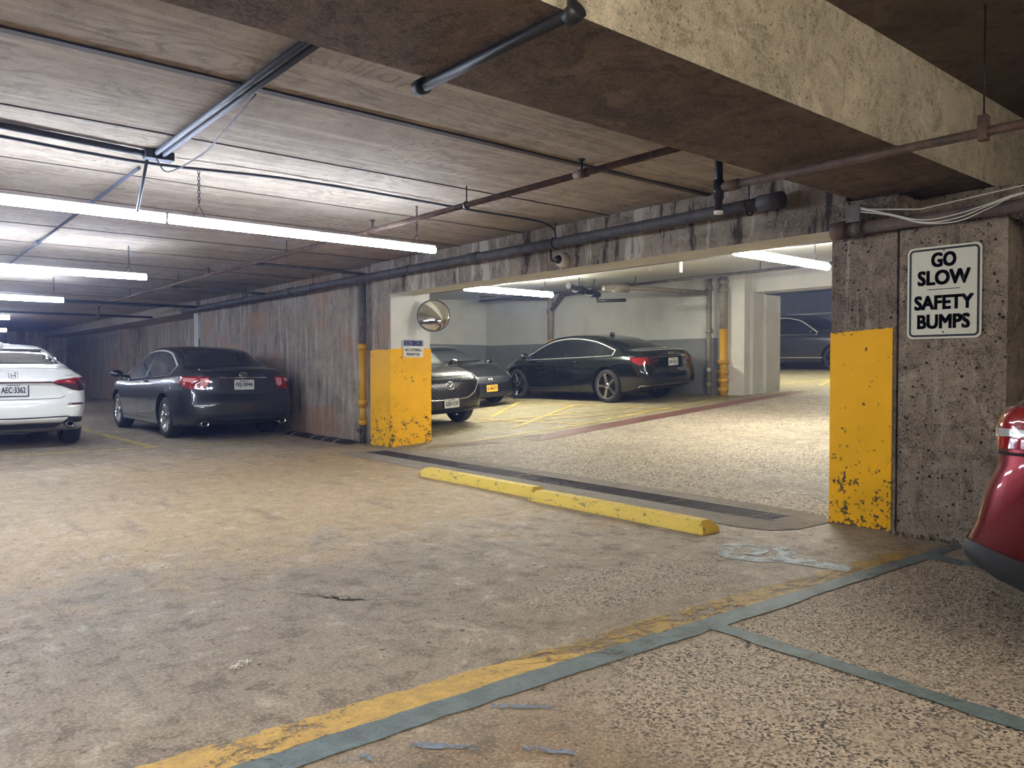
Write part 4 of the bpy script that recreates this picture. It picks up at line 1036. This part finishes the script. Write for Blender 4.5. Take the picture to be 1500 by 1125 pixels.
def exhaust(C, x, z, r=.038):
    y = cast(C, 'rear', x, z+.1)[0].y
    bm = bmesh.new(); lathe(bm, [(r, 0), (r+.004, 0), (r+.004, .16), (r, .16)], 20, Matrix.Translation((x, y-.015, z)) @ Matrix.Scale(1.35, 4, (1, 0, 0)) @ Matrix.Rotation(-PI/2, 4, 'X'), True); t = link('exhaust_tip', bm, M_chrome, C.g)
    bm = bmesh.new(); lathe(bm, [(r-.001, .03), (0, .03)], 20, Matrix.Translation((x, y-.015, z)) @ Matrix.Scale(1.35, 4, (1, 0, 0)) @ Matrix.Rotation(-PI/2, 4, 'X')); link('tip_bore', bm, M_hole, t)
    bm = bmesh.new(); tube(bm, [(x, y+.1, z), (x, y+.5, z+.02)], .055, 12); link('muffler', bm, M_dpipe, C.g)
def badge_torus(C, kind, x, z, rx, rz_, mat, name='badge', r=.005):
    p, n, d = cast(C, kind, x, z); bm = bmesh.new()
    R_ = [Vector((x+rx*math.cos(a), 0, z+rz_*math.sin(a))) for a in [2*PI*k/28 for k in range(29)]]
    for v in R_: v.y = cast(C, kind, v.x, v.z)[0].y + (-.006 if kind == 'rear' else .006)
    tube(bm, R_, r, 6, False); return bm
def badge_lines(C, kind, x, z, lines, bm, r=.005):
    e = -1 if kind == 'rear' else 1
    for ln in lines:
        P = [Vector((x+a, cast(C, kind, x+a, z+b)[0].y+e*.007, z+b)) for a, b in ln]; tube(bm, P, r, 6)
def spoiler(C, mat, half, z, depth, off):
    n = 14; xs = [-half+2*half*k/n for k in range(n+1)]
    ye = [cast(C, 'rear_flat', x, z-.02*(abs(x)/half)**2)[0].y+.035 for x in xs]
    patch(C, 'trunk_spoiler', mat, 'top', [(x, y) for x, y in zip(xs, ye)] + [(x, y+depth) for x, y in reversed(list(zip(xs, ye)))], off=off, thick=off+.012, grid=.03)
W0 = [(0, .90), (.25, .95), (.7, .985), (1.3, 1.0), (3.3, 1.0), (4.0, .985), (4.4, .95), (4.95, .90)]

# ---------- charcoal sedan (rear three-quarter view)
C = Car(4.80, 1.82,
        zc=[(0, 1.07), (.10, 1.10), (.35, 1.105), (.62, 1.12), (.95, 1.245), (1.45, 1.45), (1.9, 1.495), (2.35, 1.50), (2.8, 1.475), (3.1, 1.395), (3.55, 1.18), (3.85, 1.06), (4.3, .95), (4.65, .83), (4.8, .70)],
        belt=[(0, 1.00), (.5, 1.01), (1, .99), (2, .955), (3, .92), (3.8, .91), (4.3, .84), (4.8, .66)],
        roofw=[(.5, .68), (1.3, .60), (2, .585), (2.9, .575), (3.7, .68)],
        zb=[(0, .30), (.4, .22), (.9, .18), (3.8, .18), (4.4, .2), (4.8, .28)],
        wtab=W0, wheels=(-4.80/2+1.06, -4.80/2+1.06+2.775), tr=.33,
        rearprof=[(.18, .12), (.30, .04), (.42, .0), (.60, .0), (.66, .05), (.72, .075), (.98, .10), (1.06, .07), (1.12, .10)],
        frontprof=[(.2, .06), (.4, 0), (.6, .01), (.8, .1)], plan=(.20, .38))
g, b = build_car('parked_car', C, P_camry, (4.57, 12.14+2.50, 0), (0, 0, math.radians(.8)), 'charcoal four-door sedan seen from behind beside the long concrete wall', dict(n=7, w=.030, mat=M_alu, ratio=.68, inner=.6))
side_windows(C, 1.02, 3.62, [(1.32, .012), (2.30, .035)], M_glass2, 'all')
glass_end(C, 'rear_window', 'rear', .66, 1.48, M_glass2); glass_end(C, 'windshield', 'front', 3.80, 3.05, M_glass)
mirror_(C, 1.02, .96, P_camry); handles(C, (-.38, .62), .90, P_camry)
seams(C, [[(-.85, .92), (-.80, .75), (-.62, .5), (-.60, .28)], [(.10, .94), (.12, .28)], [(1.13, .92), (1.16, .28)], [(-.60, .285), (1.16, .285)]], .3)
for s in (1, -1):
    tl = patch(C, 'tail_light', M_lred, 'rear', [(s*u, z) for u, z in ((.58, .80), (.66, .775), (.96, .81), (1.16, .90), (1.17, .975), (.9, .985), (.56, .985), (.50, .975))], off=.007)
    patch(C, 'clear_lens', M_lpink, 'rear', [(s*u, z) for u, z in ((.56, .86), (.61, .83), (.70, .85), (.70, .955), (.545, .96))], off=.010, thick=.004, parent=tl)
    patch(C, 'clear_lens', M_lpink, 'rear', [(s*u, z) for u, z in ((.78, .895), (1.02, .905), (1.06, .955), (.78, .955))], off=.010, thick=.004, parent=tl)
    exhaust(C, s*.60, .27)
    patch(C, 'exhaust_surround', M_plastic, 'rear', [(s*.42, .265), (s*.80, .265), (s*.76, .33), (s*.48, .33)], off=.003)
patch(C, 'number_recess', P_camry, 'rear', [(-.36, .76), (.36, .76), (.40, .965), (-.40, .965)], off=.006, thick=.01)
patch(C, 'chrome_strip', M_chrome, 'rear', [(-.36, .955), (.36, .955), (.36, .972), (-.36, .972)], off=.012)
ribbon(C, 'panel_gap', M_hole, 'rear', [(-.60, .985), (-.53, .79), (-.46, .70), (0, .69), (.46, .70), (.53, .79), (.60, .985)], .010)
ribbon(C, 'bumper_crease', M_hole, 'rear', [(-.95, .40), (0, .385), (.95, .40)], .007)
patch(C, 'lower_valance', M_plastic, 'rear', [(-.40, .225), (.40, .225), (.38, .30), (-.38, .30)], off=.004)
plate(C, 'rear', 0, .855, 'FEJ\u00b73046')
bm = badge_torus(C, 'rear', 0, 1.01, .060, .040, M_chrome); badge_lines(C, 'rear', 0, 1.01, [[(.025*math.cos(a), .036*math.sin(a)) for a in [2*PI*k/14 for k in range(15)]], [(.05*math.cos(a), .016+.018*math.sin(a)) for a in [2*PI*k/14 for k in range(15)]]], bm, .004); link('badge', bm, M_chrome, g)
g.scale = (1.045, 1.045, 1.02)
spoiler(C, P_camry, .60, 1.06, .11, .018)

# ---------- white sedan (rear view)
C = Car(4.67, 1.80,
        zc=[(0, 1.00), (.06, 1.055), (.3, 1.075), (.50, 1.09), (.85, 1.21), (1.4, 1.365), (1.9, 1.41), (2.3, 1.415), (2.75, 1.385), (3.0, 1.33), (3.5, 1.12), (3.72, 1.02), (4.2, .91), (4.55, .80), (4.67, .68)],
        belt=[(0, .96), (.4, .985), (1, .965), (2, .93), (3, .90), (3.7, .88), (4.2, .80), (4.67, .64)],
        roofw=[(.4, .66), (1.2, .585), (1.9, .565), (2.8, .56), (3.6, .66)],
        zb=[(0, .34), (.4, .24), (.9, .18), (3.7, .17), (4.3, .2), (4.67, .26)],
        wtab=W0, wheels=(-4.67/2+1.02, -4.67/2+1.02+2.735), tr=.33,
        rearprof=[(.2, .12), (.34, .05), (.44, .0), (.60, .005), (.66, .03), (.70, .07), (.84, .06), (.87, .03), (1.0, .04), (1.06, .02)],
        frontprof=[(.2, .06), (.4, 0), (.6, .01), (.8, .1)], plan=(.20, .38))
g, b = build_car('parked_car', C, P_civic, (1.50, 12.36+2.335, 0), (0, 0, 0), 'white four-door sedan seen from behind at the left edge', dict(n=5, w=.035, mat=M_darkalu, ratio=.70), M_glass)
side_windows(C, .92, 3.50, [(1.25, .012), (2.22, .035)], M_glass)
glass_end(C, 'rear_window', 'rear', .54, 1.42, M_glass, inset=.09); glass_end(C, 'windshield', 'front', 3.68, 2.95, M_glass)
mirror_(C, 1.02, .93, M_plastic); handles(C, (-.35, .6), .86, P_civic)
seams(C, [[(-.80, .9), (-.6, .5), (-.6, .3)], [(.08, .92), (.10, .28)], [(1.06, .9), (1.1, .28)]], .3)
for s in (1, -1):
    tl = patch(C, 'tail_light', M_ldark, 'rear', [(s*u, z) for u, z in ((.40, .875), (.72, .775), (.82, .76), (1.04, .765), (1.12, .80), (1.13, .90), (1.06, .935), (.76, .93), (.50, .905))], off=.007)
    patch(C, 'red_lens', M_lred, 'rear', [(s*u, z) for u, z in ((.41, .878), (.74, .855), (.75, .925), (.5, .90))], off=.010, thick=.004, parent=tl)
    patch(C, 'red_lens', M_lred, 'rear', [(s*u, z) for u, z in ((1.04, .78), (1.11, .81), (1.12, .90), (1.05, .925), (.78, .922), (.78, .90), (1.03, .895))], off=.010, thick=.004, parent=tl)
    patch(C, 'rear_reflector', M_ldark, 'rear', [(s*u, z) for u, z in ((.60, .575), (.86, .583), (.86, .603), (.63, .603))], off=.005)
    patch(C, 'side_vent', M_plastic, 'rear', [(s*u, z) for u, z in ((.56, .335), (.92, .35), (.86, .415), (.62, .428))], off=.004)
    exhaust(C, s*.62, .33, .03)
    ribbon(C, 'panel_gap', M_hole, 'rear', [(s*u, z) for u, z in ((.42, .885), (.60, .69), (.52, .665), (0, .655))][1:], .008)
    ribbon(C, 'body_crease', P_civic, 'rear', [(s*.44, .87), (s*.60, .70)], .01, bead=.006)
patch(C, 'rear_light_bar', M_ldark, 'rear', [(-.42, .868), (.42, .868), (.42, .885), (-.42, .885)], off=.006)
patch(C, 'number_recess', P_civic, 'rear', [(-.40, .70), (.40, .70), (.38, .86), (-.38, .86)], off=.005, thick=.008)
patch(C, 'lower_valance', M_plastic, 'rear', [(-.58, .27), (.58, .27), (.60, .345), (-.60, .345)], off=.003)
patch(C, 'valance_lip', P_civic, 'rear', [(-.54, .365), (.54, .365), (.46, .405), (-.46, .405)], off=.012, thick=.016)
ribbon(C, 'bumper_gap', M_hole, 'rear', [(-.62, .43), (0, .418), (.62, .43)], .016)
spoiler(C, P_civic, .58, 1.01, .12, .014)
plate(C, 'rear', 0, .785, 'AEC\u00b73362')
bm = bmesh.new(); pts = [(-.05, .032), (-.044, -.028), (-.03, -.038), (.03, -.038), (.044, -.028), (.05, .032), (.04, .04), (-.04, .04), (-.05, .032)]
badge_lines(C, 'rear', 0, .965, [pts, [(-.024, .032), (-.02, -.03)], [(.024, .032), (.02, -.03)], [(-.022, .0), (.022, .0)]], bm, .005); link('badge', bm, M_chrome, g)
text('model_lettering', 'CIVIC', .10, .014, M_chrome, g, Matrix.Translation((.62, cast(C, 'rear', .66, .965)[0].y-.012, .965)), .01)
bm = bmesh.new(); t = bmesh.new(); bmesh.ops.create_icosphere(t, subdivisions=2, radius=1); merge(bm, t, Matrix.Translation((0, -1.0, C.zc(1.33)+.02)) @ Matrix.Diagonal((.035, .09, .045, 1))); link('roof_antenna', bm, P_civic, g, True)
g.scale = (1.09, 1.02, 1.075)

# ---------- black sedan in the far bay (side / rear three-quarter)
C = Car(4.95, 1.88,
        zc=[(0, 1.05), (.08, 1.075), (.3, 1.085), (.62, 1.10), (1.0, 1.22), (1.6, 1.39), (2.1, 1.45), (2.5, 1.46), (3.0, 1.42), (3.3, 1.34), (3.75, 1.13), (3.95, 1.04), (4.4, .94), (4.75, .84), (4.95, .72)],
        belt=[(0, .98), (.5, 1.00), (1, .985), (2, .955), (3, .93), (3.9, .91), (4.4, .86), (4.95, .68)],
        roofw=[(.5, .72), (1.3, .62), (2, .60), (3, .59), (3.8, .68)],
        zb=[(0, .34), (.4, .25), (.9, .19), (4.0, .18), (4.6, .2), (4.95, .28)],
        wtab=W0, wheels=(-4.95/2+1.12, -4.95/2+1.12+2.924), tr=.355,
        rearprof=[(.2, .14), (.34, .04), (.46, .0), (.62, .01), (.68, .05), (.98, .085), (1.06, .06)],
        frontprof=[(.2, .06), (.4, 0), (.6, .01), (.8, .1)], plan=(.18, .36))
XA = 12.84
g, b = build_car('parked_car', C, P_audi, (XA, 10.08+2.475, rz(XA)), (0, -math.atan(SL), math.radians(0)), 'glossy black sedan parked along the white and grey bay wall', dict(n=5, w=.034, mat=M_alu, ratio=.74, inner=.9))
side_windows(C, .98, 3.72, [(1.45, .018), (2.42, .035)], M_glass, 'all')
glass_end(C, 'rear_window', 'rear', .66, 1.62, M_glass); glass_end(C, 'windshield', 'front', 3.9, 3.2, M_glass)
mirror_(C, 1.10, .97, P_audi); handles(C, (-.42, .66), .86, P_audi)
seams(C, [[(-.82, .95), (-.62, .6), (-.60, .3)], [(.08, .95), (.10, .28)], [(1.18, .92), (1.2, .28)], [(-.6, .285), (1.2, .285)]], .3)
for s in (1, -1):
    tl = patch(C, 'tail_light', M_ldark, 'rear', [(s*u, z) for u, z in ((.42, .835), (.60, .80), (.96, .77), (1.20, .86), (1.22, .95), (.9, .955), (.44, .945))], off=.007)
    patch(C, 'red_lens', M_lred, 'rear', [(s*u, z) for u, z in ((.74, .80), (.98, .79), (1.16, .87), (1.18, .935), (.76, .925))], off=.010, thick=.004, parent=tl)
    patch(C, 'rear_reflector', M_ldark, 'rear', [(s*u, z) for u, z in ((.66, .50), (.92, .51), (.92, .535), (.66, .53))], off=.005)
ribbon(C, 'bumper_trim', M_chrome, 'rear', [(-1.02, .33), (-.96, .37), (-.5, .38), (.5, .38), (.96, .37), (1.02, .33)], .022, off=.012)
patch(C, 'lower_valance', M_plastic, 'rear', [(-.9, .25), (.9, .25), (.92, .35), (-.92, .35)], off=.004)
patch(C, 'chrome_strip', M_chrome, 'rear', [(-.44, .925), (.44, .925), (.44, .938), (-.44, .938)], off=.010)
ribbon(C, 'panel_gap', M_hole, 'rear', [(-.60, .95), (-.55, .72), (0, .70), (.55, .72), (.60, .95)], .009)
plate(C, 'rear', 0, .82, 'DH\u00b77615')
bm = bmesh.new()
for k in range(4):
    t = badge_torus(C, 'rear', -.066+k*.044, .995, .026, .026, M_chrome, r=.0035); merge(bm, t)
link('badge', bm, M_chrome, g)
text('model_lettering', 'A6', .07, .03, M_chrome, g, Matrix.Translation((-.62, cast(C, 'rear', -.62, .72)[0].y-.004, .735)), .01)
bm = bmesh.new(); t = bmesh.new(); bmesh.ops.create_icosphere(t, subdivisions=2, radius=1); merge(bm, t, Matrix.Translation((0, -.75, C.zc(1.75)+.02)) @ Matrix.Diagonal((.025, .08, .05, 1))); link('roof_antenna', bm, P_audi, g, True)

# ---------- black crossover, front view behind the far column
C = Car(4.55, 1.84,
        zc=[(0, 1.10), (.1, 1.20), (.35, 1.42), (.7, 1.60), (1.3, 1.67), (2.0, 1.68), (2.5, 1.64), (2.75, 1.58), (3.25, 1.25), (3.5, 1.10), (4.0, 1.03), (4.35, .97), (4.55, .87)],
        belt=[(0, 1.03), (.5, 1.08), (1, 1.07), (2, 1.04), (3, .99), (3.5, .96), (4.1, .93), (4.4, .88), (4.55, .82)],
        roofw=[(.2, .66), (1.0, .60), (2.6, .60), (3.3, .70)],
        zb=[(0, .36), (.5, .26), (1, .22), (3.6, .22), (4.1, .24), (4.55, .28)],
        wtab=[(0, .90), (.5, .98), (1, 1), (3.4, 1), (4.0, .985), (4.3, .95), (4.55, .90)], wheels=(-4.55/2+.98, -4.55/2+.98+2.70), tr=.36,
        rearprof=[(.3, .1), (.5, 0), (.8, .03), (1.1, .15)], frontprof=[(.2, .10), (.30, .03), (.45, .0), (.62, .0), (.9, .04), (1.0, .09)], plan=(.15, .30))
XM = 7.46
g, b = build_car('parked_car', C, P_mazda, (XM, 10.5+2.275*.97, rz(XM)), (0, math.atan(SL), PI), 'black crossover suv facing out, half hidden behind the far yellow column', dict(n=5, w=.04, mat=M_alu))
side_windows(C, .45, 3.35, [(.95, .03), (1.95, .03)], M_glass, 'bottom')
glass_end(C, 'windshield', 'front', 3.45, 2.70, M_glass2); glass_end(C, 'rear_window', 'rear', .15, .6, M_glass)
mirror_(C, 1.0, 1.05, P_mazda); handles(C, (-.4, .6), .93, P_mazda)
patch(C, 'grille', M_grille, 'front', [(-.48, .60), (-.30, .53), (.30, .53), (.48, .60), (.66, .80), (.60, .86), (-.60, .86), (-.66, .80)], off=.004)
ribbon(C, 'grille_wing', M_chrome, 'front', [(-.88, .84), (-.72, .74), (-.56, .60), (-.36, .515), (0, .50), (.36, .515), (.56, .60), (.72, .74), (.88, .84)], .022, bead=.012, off=.006)
for s in (1, -1):
    hl = patch(C, 'headlight', M_darkalu, 'front', [(s*u, z) for u, z in ((.66, .78), (.98, .80), (1.12, .90), (1.06, .915), (.70, .865))], off=.006)
    patch(C, 'lamp_lens', M_lclear, 'front', [(s*u, z) for u, z in ((.70, .80), (.80, .81), (.80, .86), (.70, .855))], off=.010, thick=.004, parent=hl)
    patch(C, 'lamp_lens', M_lclear, 'front', [(s*u, z) for u, z in ((.86, .82), (.94, .83), (.94, .875), (.86, .87))], off=.010, thick=.004, parent=hl)
patch(C, 'lower_intake', M_plastic, 'front', [(-.80, .27), (.80, .27), (.84, .34), (-.84, .34)], off=.008)
ribbon(C, 'hood_gap', M_hole, 'front', [(-.66, .885), (-.3, .90), (.3, .90), (.66, .885)], .009)
plate(C, 'front', 0, .445, 'GEB\u00b73159')
bm = badge_torus(C, 'front', 0, .745, .085, .066, M_chrome, r=.007); badge_lines(C, 'front', 0, .745, [[(-.07, .035), (-.045, .025), (0, -.022), (.045, .025), (.07, .035)]], bm, .008); link('badge', bm, M_chrome, g)
g.scale = (.97, .97, .97)

# ---------- dark grey sedan, front view
C = Car(4.85, 1.86,
        zc=[(0, 1.02), (.3, 1.07), (.6, 1.10), (1.1, 1.27), (1.7, 1.41), (2.3, 1.45), (2.75, 1.42), (3.0, 1.36), (3.55, 1.13), (3.75, 1.04), (4.3, .96), (4.65, .87), (4.85, .76)],
        belt=[(0, .96), (.5, .99), (1, .98), (2, .95), (3, .92), (3.8, .91), (4.35, .85), (4.7, .77), (4.85, .70)],
        roofw=[(.5, .70), (1.3, .61), (2, .59), (2.9, .58), (3.7, .68)],
        zb=[(0, .30), (.5, .2), (3.9, .17), (4.5, .18), (4.85, .22)],
        wtab=W0, wheels=(-4.85/2+1.07, -4.85/2+1.07+2.83), tr=.335,
        rearprof=[(.2, .1), (.5, 0), (.8, .05), (1.0, .1)], frontprof=[(.15, .08), (.25, .0), (.5, .0), (.62, .03), (.8, .12)], plan=(.2, .34))
XH = 10.25
g, b = build_car('parked_car', C, P_accord, (XH, 12.95+2.35, rz(XH)), (0, math.atan(SL), PI), 'dark grey sedan facing out with a gold plate, between the crossover and the black sedan', dict(n=10, w=.02, mat=M_alu))
side_windows(C, 1.0, 3.6, [(2.35, .035)], M_glass2, 'bottom')
glass_end(C, 'windshield', 'front', 3.72, 2.98, M_glass2); glass_end(C, 'rear_window', 'rear', .7, 1.5, M_glass)
mirror_(C, 1.08, .96, P_accord); handles(C, (-.4, .6), .88, P_accord)
patch(C, 'grille', M_plastic, 'front', [(-.66, .56), (.66, .56), (.70, .66), (.5, .70), (-.5, .70), (-.70, .66)], off=.005)
bm = bmesh.new()
for z in (.585, .615, .645): badge_lines(C, 'front', 0, z, [[(x/10, 0) for x in range(-6, 7)]], bm, .004)
link('grille_bars', bm, M_darkalu, g)
bm = bmesh.new(); badge_lines(C, 'front', 0, .645, [[(-.045, .045), (-.035, -.045)], [(.045, .045), (.035, -.045)], [(-.04, 0), (.04, 0)]], bm, .009); link('badge', bm, M_chrome, g)
for s in (1, -1):
    hl = patch(C, 'headlight', M_darkalu, 'front', [(s*u, z) for u, z in ((.70, .63), (1.0, .66), (1.22, .74), (1.18, .765), (.72, .70))], off=.006)
    patch(C, 'lamp_lens', M_lclear, 'front', [(s*u, z) for u, z in ((.74, .68), (1.14, .745), (1.12, .755), (.74, .692))], off=.011, thick=.004, parent=hl)
patch(C, 'lower_intake', M_plastic, 'front', [(-.74, .24), (.74, .24), (.62, .34), (-.62, .34)], off=.006)
ribbon(C, 'bumper_trim', M_alu, 'front', [(-.96, .235), (-.8, .225), (.8, .225), (.96, .235)], .014, off=.008)
plate(C, 'front', 0, .44, 'E\u00b74477', M_plateo)
g.scale = (.97, .97, .93)

# ---------- dark grey suv on the upper level
C = Car(4.93, 1.98,
        zc=[(0, 1.15), (.1, 1.28), (.4, 1.55), (.9, 1.72), (1.7, 1.76), (2.4, 1.74), (2.85, 1.66), (3.4, 1.36), (3.65, 1.22), (4.2, 1.14), (4.7, 1.05), (4.93, .92)],
        belt=[(0, 1.10), (.5, 1.16), (1.5, 1.15), (3, 1.10), (3.6, 1.08), (4.3, 1.02), (4.93, .85)],
        roofw=[(.3, .72), (1.2, .66), (2.8, .65), (3.5, .78)],
        zb=[(0, .38), (.5, .28), (1, .25), (4, .25), (4.93, .32)],
        wtab=[(0, .90), (.5, .98), (1, 1), (3.6, 1), (4.4, .98), (4.93, .90)], wheels=(-4.93/2+1.08, -4.93/2+1.08+2.975), tr=.38,
        rearprof=[(.3, .1), (.5, 0), (.8, .03), (1.2, .2)], frontprof=[(.2, .1), (.4, 0), (.8, .02), (1.0, .1)])
XS = 23.35
g, b = build_car('parked_car', C, P_suv, (XS, 11.65+1.59, rz(XS)), (0, math.atan(SL), PI), 'dark grey suv on the upper level seen through the white doorway beside the pier', dict(n=7, w=.03, mat=M_darkalu, ratio=.74))
side_windows(C, .45, 3.45, [(1.1, .03), (2.1, .03)], M_glass, 'all')
glass_end(C, 'windshield', 'front', 3.6, 2.85, M_glass); glass_end(C, 'rear_window', 'rear', .15, .6, M_glass)
mirror_(C, .95, 1.14, P_suv, .02); handles(C, (-.5, .5), 1.0, P_suv)
for s in (1, -1): ribbon(C, 'sill_trim', M_chrome, 'side', [(-1.0, .42), (1.2, .40)], .03, s, .006)
seams(C, [[(.0, 1.1), (.02, .35)], [(1.05, 1.05), (1.08, .35)]], .3)

# ---------- red car: rear corner at the right edge
C = Car(4.85, 1.86,
        zc=[(0, .98), (.08, 1.02), (.4, 1.06), (.7, 1.10), (1.2, 1.28), (1.8, 1.42), (2.3, 1.46), (2.8, 1.42), (3.1, 1.36), (3.7, 1.09), (4.3, .98), (4.85, .74)],
        belt=[(0, .955), (.5, .99), (1, .98), (2, .95), (3, .92), (3.9, .90), (4.4, .84), (4.85, .66)],
        roofw=[(.5, .70), (1.3, .61), (2, .59), (2.9, .58), (3.7, .68)],
        zb=[(0, .30), (.15, .27), (.35, .20), (.7, .18), (4.2, .18), (4.85, .28)],
        wtab=W0, wheels=(-4.85/2+1.08, -4.85/2+1.08+2.85), tr=.34,
        rearprof=[(.2, .04), (.26, .0), (.33, .0), (.42, .035), (.52, .07), (.60, .085), (.68, .12), (.80, .14), (.88, .135), (.95, .145), (.985, .16), (1.0, .15)],
        frontprof=[(.2, .06), (.4, 0), (.6, .01), (.8, .1)], plan=(.16, .38))
g, b = build_car('parked_car', C, P_red, (4.36, 1.375-2.54, 0), (0, 0, PI), 'deep red sedan, only its rear corner showing at the right edge', dict(n=5, w=.03, mat=M_alu))
side_windows(C, 1.0, 3.6, [(2.35, .035)], M_glass, 'bottom')
glass_end(C, 'rear_window', 'rear', .7, 1.5, M_glass); glass_end(C, 'windshield', 'front', 3.72, 3.0, M_glass)
mirror_(C, 1.08, .96, P_red); handles(C, (-.4, .6), .88, P_red)
seams(C, [[(-.85, .92), (-.62, .5), (-.60, .28)], [(.10, .94), (.12, .28)], [(1.13, .92), (1.16, .28)]], .3)
for s in (1, -1):
    tl = patch(C, 'tail_light', M_lred, 'rear', [(s*u, z) for u, z in ((.45, .80), (.9, .785), (1.30, .80), (1.36, .90), (1.2, .94), (.45, .935))], off=.010, thick=.014)
    patch(C, 'clear_lens', M_lclear, 'rear', [(s*u, z) for u, z in ((.50, .83), (.9, .83), (1.22, .845), (1.26, .858), (.9, .862), (.50, .862))], off=.015, thick=.006, parent=tl)
    patch(C, 'bumper_valance', M_plastic, 'rear', [(s*u, z) for u, z in ((.05, .30), (.7, .29), (.95, .27), (1.35, .215), (1.45, .24), (1.15, .36), (.85, .40), (.05, .40))], off=.004)
    ribbon(C, 'panel_gap', M_hole, 'rear', [(s*u, z) for u, z in ((.45, .77), (.9, .765), (1.35, .78))], .012)
g.scale = (1.05, 1.05, 1.045)
spoiler(C, P_red, .66, .975, .12, .022)
